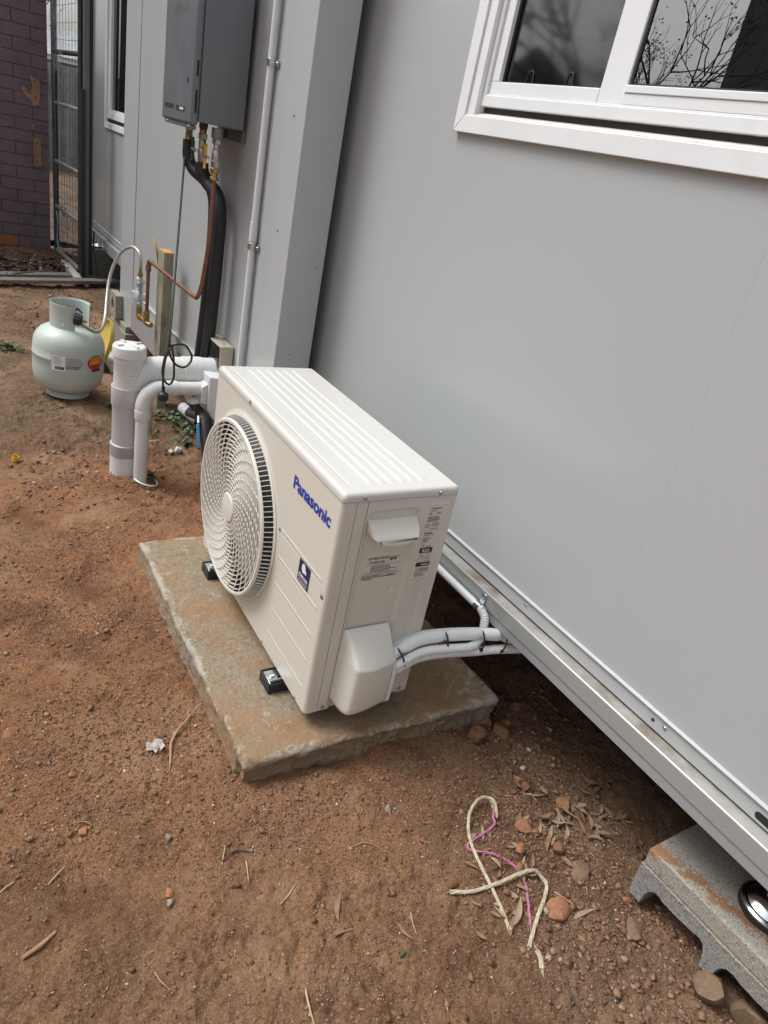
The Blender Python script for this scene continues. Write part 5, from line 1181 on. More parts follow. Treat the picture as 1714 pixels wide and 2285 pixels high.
V, F = ell(0.200, 0.047, 0.043, 0.034); wrap(V, F, 'label_oval', M['red'], 0.1600, AL, 0.150)
V, F = ell(0.200, 0.062, 0.031, 0.015); wrap(V, F, 'label_oval', M['orange'], 0.1603, AL, 0.150)
V3, F = textmesh("SWAP'n'GO", 0.070, 0.014, 0, 0.02); wrap([(a+0.165, b+0.038) for a, b, c in V3], F, 'label_wordmark', M['yprint'], 0.1608, AL, 0.150)
V, F = strip(0.182, 0.232, 0.004, 0.016, 6); wrap(V, F, 'label_box', M['black'], 0.1597, AL, 0.150)
V, F = strip(0.255, 0.262, 0.020, 0.078, 2); wrap(V, F, 'label_box', M['red'], 0.1600, AL, 0.150)

# yellow tub leaning behind the bottle
yt = empty('yellow_bucket_lid', (0.125, 2.86, gz(0.125, 2.86)-0.035), 0, 'faded yellow plastic lid leaning on edge behind the gas bottle', 'lid')
mb = MB(); mb.lathe([(0.0003,0.0),(0.125,0.002),(0.145,0.014),(0.150,0.030),(0.146,0.030),(0.141,0.017),(0.120,0.006),(0.0003,0.004)], 40, Matrix.Translation((0,0,0.145)) @ Matrix.Rotation(math.radians(-70), 4, 'Y') @ Matrix.Rotation(math.radians(12), 4, 'Z')); mb.build('lid_disc', M['yellowtub'], yt)

# ================================================================== PVC PIPES
def vtube(prof, x, y, n=36): return MB().lathe(prof, n, Matrix.Translation((x, y, 0)))
px, py = -0.052, 1.60
p1 = thing_mb('drain_pipe', 'wide white PVC drain pipe with a screw cap and a side branch into the house', 'pipe', (0,0,0))
vtube([(0.0003,0.430),(0.056,0.429),(0.0605,0.425),(0.0620,0.418),(0.0620,0.388),(0.0590,0.384),(0.0570,0.384)], px, py, 48).build('screw_cap', M['pvc'], p1)
lg = MB()
for a in range(4): lg.box(-0.012, 0.012, -0.004, 0.004, 0.429, 0.436, Matrix.Translation((px,py,0)) @ Matrix.Rotation(a*math.pi/2+0.4, 4, 'Z') @ Matrix.Translation((0.040,0,0)))
lg.build('cap_lug', M['pvc'], p1)
vtube([(0.0570,0.388),(0.0575,0.364),(0.0555,0.360),(0.0552,0.29),(0.0552,0.268)], px, py, 48).build('tee_fitting', M['pvc'], p1)
vtube([(0.0552,0.268),(0.0605,0.267),(0.0610,0.262),(0.0610,0.195),(0.0575,0.186),(0.0560,0.182),(0.0560,0.030),(0.0575,0.028),(0.0600,0.027)], px-0.002, py, 48).build('socket_pipe', M['pvc_grey'], p1)
vtube([(0.0585,0.0275),(0.0612,0.026),(0.0615,0.020),(0.0615,-0.020),(0.0600,-0.022)], px-0.003, py, 48).build('grey_band', M['pvc_band'], p1)
vtube([(0.0595,-0.0215),(0.0598,-0.12)], px-0.003, py, 48).build('socket_base', M['pvc'], p1)
bpth = cr([(px+0.005,py,0.262), (px+0.025,py,0.288), (px+0.055,py,0.318), (px+0.085,py,0.329), (px+0.12,py,0.331)], 0.01)
MB().tube(bpth, [0.0535]*len(bpth), 40, caps=False).build('branch_bend', M['pvc'], p1)
MB().tube([(px+0.108,py,0.331),(px+0.130,py,0.331),(px+0.1301,py,0.331),(px+0.215,py,0.331)], [0.0555,0.0555,0.0548,0.0548], 40, caps=False).build('branch_pipe', M['pvc'], p1)
MB().tube([(px+0.205,py,0.331),(px+0.206,py,0.331),(px+0.28,py,0.331),(px+0.281,py,0.331),(0.40,py,0.331)], [0.0548,0.0580,0.0580,0.055,0.055], 40, caps=False).build('branch_coupling', M['pvc'], p1)
cm = MB(); 
for dx_, dz_, w_, h_ in ((-0.009,0.0,0.018,0.005),(-0.0025,-0.006,0.005,0.016),(-0.012,-0.008,0.005,0.012),(0.007,-0.007,0.005,0.012)): cm.box(px-0.006+dx_, px-0.006+dx_+w_, py-0.0566, py-0.0550, 0.322+dz_, 0.322+dz_+h_)
cm.build('glue_label', M['white'], p1)
p2 = thing_mb('waste_pipe', 'narrow white PVC waste pipe bending down into the soil in front of the drain pipe', 'pipe', (0,0,0))
qx, qy = -0.016, 1.515
vtube([(0.0265,0.172),(0.0265,-0.14)], qx, qy, 32).build('down_pipe', M['pvc'], p2)
vtube([(0.0270,0.200),(0.0305,0.1995),(0.0310,0.196),(0.0310,0.166),(0.0300,0.163),(0.0268,0.163)], qx, qy, 32).build('socket_collar', M['pvc'], p2)
ep = cr([(qx,qy,0.198), (qx+0.001,qy,0.225), (qx+0.016,qy,0.262), (qx+0.046,qy,0.284), (qx+0.075,qy,0.288)], 0.008)
MB().tube(ep, 0.0288, 30, caps=False).build('elbow', M['pvc'], p2)
MB().tube([(qx+0.072,qy,0.288),(qx+0.125,qy,0.288)], 0.0305, 30, caps=False).build('elbow_socket', M['pvc'], p2)
MB().tube([(qx+0.12,qy,0.288),(0.42,qy,0.288)], 0.0265, 30, caps=False).build('cross_pipe', M['pvc'], p2)
rr_ = MB().lathe([(0.046,-0.004),(0.050,0.0),(0.046,0.004),(0.042,0.0),(0.046,-0.004)], 28, Matrix.Translation((qx+0.022, qy-0.012, gz(qx+0.02, qy)+0.006)) @ Matrix.Rotation(0.25, 4, 'Y')); tag(rr_.build('pipe_ring', M['pvc']), 'white plastic ring half buried at the foot of the narrow waste pipe', 'pipe ring')
# wire-tied earth clump beside
# ================================================================== TIMBER POST
tp = MB(); tp.box(0.242, 0.287, 2.235, 2.330, -0.16, 0.668)
po = tp.build('timber_post', M['timber'], None, bevel=0.002); tag(po, 'weathered green treated timber post with a splintered top in front of the wall', 'timber post')
spn = MB(); spn.add([(0.242,2.331,0.60),(0.250,2.331,0.60),(0.236,2.352,0.655),(0.226,2.372,0.700),(0.238,2.374,0.705),(0.246,2.350,0.650)], [(0,1,5,2),(2,5,4,3)]); 
s2 = spn.build('splinter', pm('splinter_wood', (0.42,0.27,0.12), 0.8), po); sm = s2.modifiers.new('s', 'SOLIDIFY'); sm.thickness = 0.006
# ================================================================== CORD AND PLUG
cdo = thing_mb('power_cord', 'thin black power cord hanging from the heater, coiled and ending in a plug', 'power cord', (0,0,0))
wy = 1.935
cp_ = cr([(0.235,1.985,1.19), (0.229,1.975,1.13), (0.140,1.71,0.80), (0.060,1.47,0.54), (0.051,1.45,0.471), (0.039,1.45,0.432), (0.034,1.455,0.381), (0.042,1.46,0.344), (0.063,1.46,0.323), (0.077,1.455,0.351), (0.073,1.45,0.418), (0.062,1.448,0.474), (0.055,1.450,0.478), (0.070,1.452,0.4785), (0.091,1.455,0.483), (0.121,1.46,0.474), (0.145,1.465,0.432), (0.135,1.462,0.405), (0.112,1.458,0.393), (0.081,1.452,0.406), (0.060,1.448,0.434), (0.050,1.444,0.458), (0.040,1.443,0.432), (0.0345,1.443,0.381), (0.037,1.448,0.307), (0.038,1.449,0.284)], 0.010)
MB().tube(cp_, 0.0042, 8).build('cord', M['rubber'], cdo)
MB().lathe([(0.0055,0.125),(0.008,0.120),(0.008,0.098),(0.012,0.094),(0.025,0.086),(0.0275,0.078),(0.0275,0.070),(0.0255,0.0695),(0.0255,0.064),(0.0275,0.0635),(0.0275,0.054),(0.024,0.050),(0.012,0.046),(0.0003,0.045)], 24, Matrix.Translation((0.040,1.45,0.262-0.045*0.72)) @ Matrix.Scale(0.72, 4)).build('plug', M['rubber'], cdo)
pn = MB(); pn.box(0.033, 0.035, 1.447, 1.453, 0.214, 0.232); pn.box(0.045, 0.047, 1.447, 1.453, 0.214, 0.232); pn.tube([(0.0385,1.45,0.295),(0.040,1.45,0.262)], 0.0048, 8); pn.build('plug_pin', M['steel'], cdo)
MB().tube([(0.045,1.444,0.455),(0.054,1.444,0.468)], 0.0065, 8).build('cord_tie', M['rubber'], cdo)

# ================================================================== ISOLATOR, JUNCTION BOX, CONDUIT
iso = thing_mb('isolator_switch', 'pale grey rotary isolator switch box behind the air conditioner', 'switch box', (-0.012,0.072,0.0))
ib = MB(); ib.prism([(0.235,0.352),(0.341,0.340),(0.341,0.185),(0.262,0.172),(0.236,0.215)], 1.395, 1.560, 'y'); ib.build('box', M['isol'], iso, bevel=0.003)
MB().prism([(0.2120,0.305),(0.2360,0.318),(0.2360,0.232),(0.2120,0.238)], 1.410, 1.545, 'y').build('switch_plate', M['isol'], iso, bevel=0.003)
MB().tube(cr([(0.2115,1.535,0.296),(0.190,1.530,0.300),(0.180,1.515,0.285),(0.180,1.470,0.245),(0.186,1.450,0.235),(0.2115,1.445,0.238)], 0.006), 0.0090, 10, sq=1.8).build('rotary_handle', M['isol'], iso)
for yy in (1.435, 1.515): MB().lathe([(0.020,0.3495),(0.020,0.3520),(0.0003,0.3525)], 20, Matrix.Translation((0.292,yy,-0.0035))).build('knockout', M['conduit_grey'], iso)
for yy, zz in ((1.405,0.330),(1.548,0.330),(1.405,0.225)): MB().lathe([(0.003,0),(0.0003,0.0003)], 8, basis((0.2348,yy,zz),(0,-1,0),(0,0,1))).build('screw', M['gasket'], iso)
pr_ = MB(); text(pr_, 'ON', basis((0.27,1.3945,0.285),(1,0,0),(0,0,1)), h=0.005); pr_.build('box_print', M['ink'], iso, smooth=False)
jb = thing_mb('outlet_box', 'aged beige power outlet box with a clear flap fixed to the wall', 'outlet box', (0,0,0))
f_ = MB(); f_.box(0.285, 0.340, 1.545, 1.556, 0.300, 0.452); f_.box(0.285, 0.340, 1.706, 1.717, 0.300, 0.452); f_.box(0.285, 0.340, 1.5565, 1.7055, 0.441, 0.452); f_.box(0.332, 0.340, 1.5565, 1.7055, 0.300, 0.4405); f_.build('box_frame', M['beige'], jb, bevel=0.003)
MB().box(0.280, 0.283, 1.550, 1.712, 0.302, 0.448).build('clear_flap', M['clear'], jb, bevel=0.001)
MB().box(0.305, 0.3315, 1.558, 1.705, 0.302, 0.44).build('socket_face', M['labelgrey'], jb)
MB().tube(cr([(0.302,1.675,0.385),(0.294,1.665,0.375),(0.292,1.635,0.345),(0.296,1.60,0.305)], 0.006), 0.012, 10).build('lead', M['conduit_grey'], jb)
for yy in (1.585, 1.675): MB().lathe([(0.0055,0),(0.0055,0.002),(0.0003,0.0035)], 10, Matrix.Translation((0.312,yy,0.452))).build('screw', M['brass'], jb)
cn = thing_mb('wall_conduit', 'vertical pale grey electrical conduit held by saddles on the projecting wall', 'conduit', (0,0,0))
MB().tube([(0.3285,1.438,0.30),(0.3285,1.438,0.905)], 0.0125, 20).build('lower_conduit', M['conduit_grey'], cn)
MB().tube([(0.3285,1.438,0.900),(0.3285,1.438,2.5)], 0.0125, 20).build('upper_conduit', M['conduit_grey'], cn)
MB().tube([(0.3285,1.438,0.880),(0.3285,1.438,0.945)], 0.0150, 20).build('coupling', M['conduit_grey'], cn)
for z in (0.862, 1.440):
    s_ = MB(); s_.tube([(0.3285,1.438,z-0.010),(0.3285,1.438,z+0.010)], 0.0160, 20); s_.box(0.337, 0.3405, 1.402, 1.430, z-0.010, z+0.010); s_.build('saddle', M['galv'], cn, bevel=0.0006)
    MB().lathe([(0.0045,0),(0.003,0.002),(0.0003,0.0022)], 10, basis((0.3368,1.412,z),(0,-1,0),(0,0,1))).build('screw', M['screw'], cn)
tag(HB().box(0.3335, 0.3415, 2.36, 2.62, 1.640, 1.95).build('wall_notice', M['white_frame'], None, bevel=0.002), 'white plate fixed on the wall behind the water heater', 'wall plate') if False else None
wn = MB().box(0.3345, 0.3445, 2.30, 2.62, 1.625, 1.95).build('wall_plate', M['white_frame'], None, bevel=0.002); tag(wn, 'corner of a white plate on the wall just left of the water heater', 'wall plate')

# ================================================================== PIERS, BOARDS
pier = thing_mb('house_pier', 'stack of concrete blocks carrying the far corner of the projecting section', 'pier', (0,0,0))
MB().box(0.315, 0.505, 3.22, 3.61, -0.16, 0.000).build('block', M['block'], pier, bevel=0.004)
MB().box(0.322, 0.512, 3.24, 3.63, 0.0005, 0.0405).build('cap_block', M['cap'], pier, bevel=0.004)
vt = thing_mb('hollow_block', 'grey block with a round core hole standing on the pier against the wall', 'concrete block', (0,0,0))
n = 28; cyv, czv = 3.47, 0.115
ring = [(cyv + 0.034*math.cos(2*math.pi*i/n), czv + 0.036*math.sin(2*math.pi*i/n)) for i in range(n)]
def toRect(y, z):
    dy, dz = y-cyv, z-czv; k = min((0.080/abs(dy)) if abs(dy) > 1e-9 else 9e9, (0.073/abs(dz)) if abs(dz) > 1e-9 else 9e9); return (cyv+dy*k, czv+dz*k)
rect = [toRect(*q) for q in ring]; vs = []; fs = []
for X_ in (0.296, 0.3385):
    vs += [(X_, *q) for q in ring] + [(X_, *q) for q in rect]
for i in range(n):
    j = (i+1) % n; fs += [(i, j, n+j, n+i), (2*n+i, 3*n+i, 3*n+j, 2*n+j), (i, 2*n+i, 2*n+j, j), (n+i, n+j, 3*n+j, 3*n+i)]
MB().add(vs, fs).build('block_body', M['block'], vt, smooth=False)
MB().box(0.3388, 0.3398, 3.42, 3.52, 0.06, 0.165).build('core_dark', M['dark'], vt)
tag(MB().box(0.130, 0.205, 2.72, 3.25, -0.125, -0.060).build('cream_board', M['kerbboard'], None, bevel=0.003), 'short cream board lying on the ground at the foot of the block pier', 'board')
fp = thing_mb('concrete_pier', 'dark weathered concrete block under the far beam beside the black gate post', 'concrete block', (0,0,0))
MB().box(0.405, 0.66, 4.70, 5.0, -0.005, 0.205).build('block', M['block_dark'], fp, bevel=0.004)
MB().box(0.372, 0.70, 4.58, 5.05, -0.06, -0.006).build('footing', M['block_dark'], fp, bevel=0.004)
f2 = empty('levelling_foot', (0.475, 4.80, 0.206), 0, 'small dark levelling foot on the weathered block under the far beam', 'levelling foot')
MB().lathe([(0.045,0),(0.046,0.010),(0.030,0.018),(0.012,0.026),(0.010,0.06),(0.0003,0.06)], 24).build('foot_plate', M['chrome'], f2); MB().lathe([(0.048,-0.001),(0.049,0.006),(0.046,0.0105)], 24).build('rubber_base', M['rubber'], f2)
for i, (a, b, hh, lab) in enumerate((((-1.3,4.05),(0.60,4.62),0.030,'long weathered grey board on the ground crossing toward the house, nearer of two'), ((-1.3,4.20),(0.62,4.80),0.032,'long weathered grey board behind and beside the nearer one across the yard'))):
    d_ = Vector((b[0]-a[0], b[1]-a[1], 0)); an = math.atan2(d_.y, d_.x); o = MB().box(0, d_.length, -0.042, 0.042, 0, 0.022).build('long_board', M['plank'], None, bevel=0.002)
    o.location = (a[0], a[1], gz((a[0]+b[0])/2, (a[1]+b[1])/2)+0.016+i*0.004); o.rotation_euler = (0, -0.004, an); tag(o, lab, 'board')
tag(MB().box(0.268, 0.318, 4.56, 5.14, -0.035, 0.022).build('kerb_board', M['kerbboard'], None, bevel=0.003), 'pale edging board lying beneath the foot of the wire gate', 'board')

# black pipe with blue lever near the far end of the unit, grey pipe offcut, bits
bp = thing_mb('valve_pipe', 'black pipe with a blue valve lever behind the far end of the air conditioner', 'pipe', (0,0,0))
MB().tube(cr([(0.30,1.66,0.10),(0.25,1.60,0.13),(0.215,1.52,0.175),(0.200,1.44,0.185),(0.195,1.38,0.14),(0.190,1.32,0.05),(0.19,1.29,-0.10)], 0.012), 0.022, 14).build('pipe', M['pipe_ins'], bp)
MB().tube([(0.176,1.428,0.205),(0.170,1.405,0.185)], 0.007, 10).build('valve_stem', M['galv'], bp)
MB().box(-0.006, 0.006, -0.003, 0.003, -0.085, 0.0, Matrix.Translation((0.166,1.400,0.184)) @ Matrix.Rotation(math.radians(-22), 4, 'X')).build('blue_lever', M['bluep'], bp, bevel=0.002)
of = MB(); P0 = Vector((0.335,2.12,-0.030)); P1 = Vector((0.372,1.98,-0.052)); of.tube([P0, P1], 0.026, 24, caps=False); o = of.build('pipe_offcut', M['pvc_grey']); sm = o.modifiers.new('s', 'SOLIDIFY'); sm.thickness = 0.003; tag(o, 'short cracked grey pipe offcut lying in the weeds by the wall', 'pipe offcut')
tag(MB().tube(cr([(0.33,1.95,0.03),(0.28,1.86,0.045),(0.26,1.76,0.08),(0.27,1.66,0.10)], 0.01), 0.017, 12).build('flex_pipe', M['pipe_ins']), 'dark flexible pipe sagging along the wall under the black lagging', 'pipe')
for (x, y, r, lab) in ((0.183,1.745,0.0105,'small white plastic cap on the soil, left one of the litter near the pipes'), (0.222,1.755,0.0135,'white plastic fitting on the soil beside a black cap')):
    o = MB().lathe([(r*0.75,0),(r,0.002),(r,r*1.6),(r*0.75,r*1.8),(0.0003,r*1.8)], 16).build('pipe_fitting', M['pvc']); o.location = (x, y, gz(x,y)+r*0.8); o.rotation_euler = (1.2, 0.4, x*20); tag(o, lab, 'pipe fitting')
o = MB().lathe([(0.009,0),(0.011,0.002),(0.011,0.014),(0.0003,0.015)], 14).build('rubber_bung', M['rubber']); o.location = (0.250,1.79,gz(0.25,1.79)+0.008); o.rotation_euler = (1.2,0.2,0.5); tag(o, 'small black rubber bung beside the white fitting on the soil', 'bung')
yc = MB().lathe([(0.0125,0),(0.0125,0.022),(0.0110,0.022),(0.0110,0.001)], 20).build('yellow_tube', M['yellow']); yc.location = (-0.441,1.775,gz(-0.441,1.775)+0.002); yc.rotation_euler = (0.15,0.2,0); tag(yc, 'bright yellow plastic tube end in the hollow at the left', 'tube')
gw = MB().tube([(0,0,0),(0.016,0.004,0)], 0.0022, 8).build('cable_offcut', M['green']); gw.location = (-0.028,-0.553,gz(-0.028,-0.553)+0.003); tag(gw, 'tiny green cable offcut on the soil at the bottom of the yard', 'cable offcut')

# ================================================================== TWINE
def twine(name, pts, r, m, label, strands=4, tw=55, rmod=None):
    P = cr([(x, y, gz(x, y) + dz) for x, y, dz in pts], 0.0035); root = empty(name, P[0], 0, label, 'twine'); s_ = 0; last = P[0]; per = [0]
    for p in P[1:]: s_ += (p-last).length; last = p; per.append(s_)
    T = [(P[min(i+1, len(P)-1)] - P[max(i-1, 0)]).normalized() for i in range(len(P))]
    for k in range(strands):
        Q_ = []
        for i, p in enumerate(P):
            side = T[i].cross(Vector((0,0,1))).normalized(); upv = side.cross(T[i]); a = 2*math.pi*k/strands + per[i]*tw; rr = r*(1 + 0.25*math.sin(per[i]*40))
            fr = min(1, per[i]/0.02, (s_-per[i])/0.02); sp = r*(1.0 + 0.6*(1-fr))
            Q_.append(p - P[0] + side*math.cos(a)*sp*0.62 + upv*math.sin(a)*sp*0.62)
        MB().tube(Q_, r*0.62, 6).build('strand', m, root)
    fz = MB(); rq = random.Random(len(P))
    for e in (0, len(P)-1):
        tdir = -T[0] if e == 0 else T[-1]
        for j in range(9):
            d_ = (tdir + Vector((rq.uniform(-1,1), rq.uniform(-1,1), rq.uniform(-0.1,0.3)))*0.35).normalized(); q0 = P[e]-P[0]; l_ = rq.uniform(0.006, 0.016)
            fz.tube([q0 - tdir*0.004, q0 + d_*l_*0.5, q0 + d_*l_ + Vector((0,0,-0.002))], 0.00035, 4)
    for j in range(18):
        i_ = rq.randrange(3, len(P)-3); d_ = Vector((rq.uniform(-1,1), rq.uniform(-1,1), rq.uniform(0,0.5))).normalized(); q0 = P[i_]-P[0]; fz.tube([q0, q0 + (d_+T[i_])*0.004, q0 + (d_*1.3+T[i_])*0.007], 0.0003, 4)
    fz.build('loose_fibres', m, root)['kind'] = 'stuff'
    return root
twine('cream_twine', [(0.391,-0.322,0.004),(0.380,-0.338,0.004),(0.366,-0.372,0.010),(0.374,-0.348,0.018),(0.372,-0.330,0.022),(0.343,-0.323,0.022),(0.298,-0.344,0.018),(0.271,-0.376,0.012),(0.247,-0.42,0.010),(0.240,-0.471,0.008),(0.236,-0.514,0.006),(0.231,-0.564,0.004),(0.218,-0.604,0.003)], 0.0032, M['rope'], 'frayed cream twine with a loop at the top, lying along the pink twine')
twine('cream_twine', [(0.143,-0.484,0.004),(0.192,-0.503,0.006),(0.254,-0.514,0.010),(0.313,-0.518,0.013),(0.352,-0.524,0.014),(0.366,-0.540,0.010),(0.366,-0.558,0.008),(0.339,-0.58,0.006),(0.285,-0.612,0.005),(0.235,-0.647,0.003)], 0.0036, M['rope'], 'cream twine crossing over the pink one and bent like a hook')
twine('pink_twine', [(0.396,-0.336,0.004),(0.366,-0.358,0.008),(0.352,-0.372,0.010),(0.339,-0.391,0.008),(0.282,-0.402,0.006),(0.244,-0.410,0.006),(0.238,-0.422,0.005),(0.255,-0.436,0.008),(0.290,-0.455,0.006),(0.318,-0.489,0.005),(0.322,-0.529,0.004),(0.297,-0.572,0.004),(0.267,-0.614,0.003)], 0.0026, M['rope_pink'], 'pink twine wound between the cream twines on the soil', 3, 70)
twine('twine_end', [(0.241,-0.662,0.003),(0.239,-0.678,0.006),(0.229,-0.694,0.003)], 0.0038, M['rope'], 'short separate stub of cream twine nearest the camera', 4)

# ================================================================== TWIGS, LEAVES
def twig(pts, r, m, label, name='twig', cat='twig', group=None, side=None):
    P = cr([(x, y, gz(x, y) + dz) for x, y, dz in pts], 0.006); n = len(P); o0 = P[0].copy()
    mb = MB(); mb.tube([p - o0 for p in P], [r*(0.55 + 0.45*math.sin(math.pi*min(1, 0.15+i/n)))*(1+0.12*math.sin(i*1.7)) for i in range(n)], 7)
    if side:
        for s_ in side: Q_ = cr([(x, y, gz(x, y) + dz) for x, y, dz in s_], 0.006); mb.tube([p - o0 for p in Q_], r*0.45, 6)
    o = mb.build(name, m); o.location = o0; tag(o, label, cat, group); return o
twig([(-0.307,0.055,0.004),(-0.296,0.090,0.006),(-0.286,0.120,0.008),(-0.262,0.150,0.010),(-0.235,0.172,0.010),(-0.203,0.203,0.010),(-0.178,0.222,0.012)], 0.0032, M['twig'], 'long curved pale twig with forked tip lying left of the slab', side=[[(-0.215,0.192,0.010),(-0.190,0.190,0.008),(-0.165,0.196,0.006)],[(-0.307,0.055,0.004),(-0.312,0.045,0.003),(-0.322,0.040,0.002)],[(-0.225,0.182,0.01),(-0.222,0.20,0.01),(-0.21,0.215,0.01)]])
import itertools
def gp2(u, v, z=-0.112):        # where a photographed spot lies on the ground (used only for placing litter)
    d = R_*((u-857)/1573.05) - U_*((v-1142.5)/1573.05) + F_; t = (z - CP.z)/d.z; return (CP.x + d.x*t, CP.y + d.y*t)
def litter(u0, v0, u1, v1, bend=0.1, r=0.0012, m=None, label='', name='straw', cat='straw', dz=0.003):
    a = gp2(u0, v0); b = gp2(u1, v1); mx_ = ((a[0]+b[0])/2 + (b[1]-a[1])*bend, (a[1]+b[1])/2 - (b[0]-a[0])*bend)
    return twig([(a[0],a[1],dz),(mx_[0],mx_[1],dz*1.6),(b[0],b[1],dz)], r, m or M['straw'], label, name, cat)
litter(50, 2138, 125, 2072, 0.02, 0.0042, M['twig'], 'flat split stick lying alone at the bottom left of the yard', 'split_stick', 'stick')
litter(107, 1975, 146, 1932, 0.02, 0.0013, None, 'thin straw above the flat split stick')
litter(0, 1995, 32, 1972, 0.02, 0.0014, None, 'thin straw at the left edge of the photo')
litter(495, 1930, 503, 1885, 0.0, 0.0013, None, 'upright straw on the left of a short dark twig')
litter(550, 1915, 556, 1958, 0.0, 0.0013, None, 'straw just right of the short dark twig')
litter(495, 1922, 570, 1900, -0.25, 0.0022, M['darkstick'], 'short dark crooked twig between two straws', 'twig', 'twig')
litter(627, 2008, 660, 1968, 0.03, 0.0013, None, 'thin straw pointing at the slab from the middle of the yard')
litter(684, 2200, 706, 2284, 0.06, 0.0020, None, 'pale split straw at the bottom edge')
litter(920, 2025, 933, 2075, 0.04, 0.0010, None, 'fine straw beside a narrow curled leaf')
litter(775, 1890, 865, 1893, -0.22, 0.0011, M['twig'], 'thin arched dry stem in front of the slab', 'twig', 'twig')
litter(345, 2160, 380, 2205, 0.1, 0.0012, M['twig'], 'fine rootlet at the bottom left', 'twig', 'twig')
litter(1240, 1982, 1300, 2020, 0.0, 0.0028, M['twig'], 'short brown stick touching the largest orange rock', 'twig', 'twig')
litter(1500, 1835, 1400, 1740, 0.1, 0.0016, M['darkstick'], 'thin dark stem in the shade near the block', 'twig', 'twig')
litter(1255, 2165, 1320, 2285, 0.06, 0.0018, M['darkstick'], 'thin root running to the bottom edge near the block', 'twig', 'twig')
litter(1175, 1762, 1225, 1758, 0.1, 0.0032, M['leafgrey'], 'grey stick in the leaf litter left of the round orange rock', 'twig', 'twig')
litter(205, 1840, 175, 1836, 0.1, 0.0016, M['twig'], 'tiny brown twig left of the yard centre', 'twig', 'twig')
def leaf_mesh(l, w, curl, seed, fold=0.25):
    rs = random.Random(seed); n = 10; vs = []; fs = []; bend = rs.uniform(-0.5, 0.5)
    for i in range(n+1):
        t = i/n; ww = w*math.sin(math.pi*t**0.8)**0.9*0.5 + 0.0004; x = l*(t-0.5); y = bend*l*0.25*(4*t*(1-t)) ; z = curl*l*(4*(t-0.5)**2)*0.5
        for s_ in (-1, 0, 1): vs.append((x, y + s_*ww, z + abs(s_)*ww*fold + rs.uniform(-1,1)*0.0004))
    for i in range(n):
        for j in range(2): q = i*3+j; fs.append((q, q+1, q+4, q+3))
    mb = MB(); mb.add(vs, fs); mb.tube([(-l*0.5,0,curl*l*0.5),(-l*0.62,-0.002,curl*l*0.5)], 0.0005, 4); return mb
def leaf(x, y, l, w, rz, m, label, group=None, curl=0.12, seed=1, dz=0.003, tilt=0.0, fold=0.25):
    o = leaf_mesh(l, w, curl, seed, fold).build('dry_leaf', m); o.location = (x, y, gz(x, y)+dz); o.rotation_euler = (tilt, random.uniform(-0.15,0.15), rz); tag(o, label, 'leaf', group); return o
def dirn(u0, v0, u1, v1):
    a = gp2(u0, v0); b = gp2(u1, v1); return ((a[0]+b[0])/2, (a[1]+b[1])/2, math.hypot(b[0]-a[0], b[1]-a[1]), math.atan2(b[1]-a[1], b[0]-a[0]))
for (q, w_, m_, lab, sd_) in (((762,1985,757,2052), 0.011, 'leafdry', 'narrow brown leaf pointing down the yard, in the open soil', 1), ((740,2085,792,2066), 0.010, 'leafdry', 'pointed brown leaf lying crosswise below the narrow one', 2), ((885,2050,925,2088), 0.007, 'leafdry', 'narrow curled brown leaf right of the open soil', 3), ((1148,2060,1162,2000), 0.013, 'leafgrey', 'grey-brown leaf between the twines near their lower ends', 4), ((1140,2085,1147,2040), 0.009, 'leafdry', 'slim leaf touching the lower tip of the looped twine', 5), ((1283,2045,1328,2027), 0.010, 'leafgrey', 'slim grey leaf just right of the largest orange rock', 6), ((1138,1885,1172,1898), 0.013, 'leafgrey', 'pale leaf above the pink twine bend', 7), ((1193,1868,1207,1838), 0.010, 'leafgrey', 'pale leaf right of the kidney-shaped rock', 8), ((1222,1880,1232,1842), 0.011, 'leafgrey', 'narrow pale leaf standing in the middle of the leaf litter', 9)):
    x, y, l, a = dirn(*q); leaf(x, y, l, w_, a, M[m_], lab, seed=sd_, dz=0.006)
for i in range(46):
    u = random.gauss(1290, 75); v = random.gauss(1800, 38)
    x, y = gp2(u, v)
    if x < 0.36 or x > 0.80: continue
    leaf(x, y, random.uniform(0.028, 0.055), random.uniform(0.006, 0.012), random.uniform(0, 6.3), M[random.choice(['leafdry','leafgrey'])], 'dry narrow leaf in the litter beside the house beam', 'dry leaves heaped beside the house beam', random.uniform(-0.1,0.35), 50+i, random.uniform(0.004, 0.013), random.uniform(-0.4, 0.4))
for i in range(26):
    u = random.gauss(1120, 70); v = random.gauss(1930, 60); x, y = gp2(u, v)
    leaf(x, y, random.uniform(0.018, 0.038), random.uniform(0.005, 0.011), random.uniform(0, 6.3), M[random.choice(['leafdry','leafgrey'])], 'small dry leaf lying around the twines', 'small dry leaves around the twines', random.uniform(-0.1,0.3), 150+i, random.uniform(0.003, 0.008), random.uniform(-0.3, 0.3))
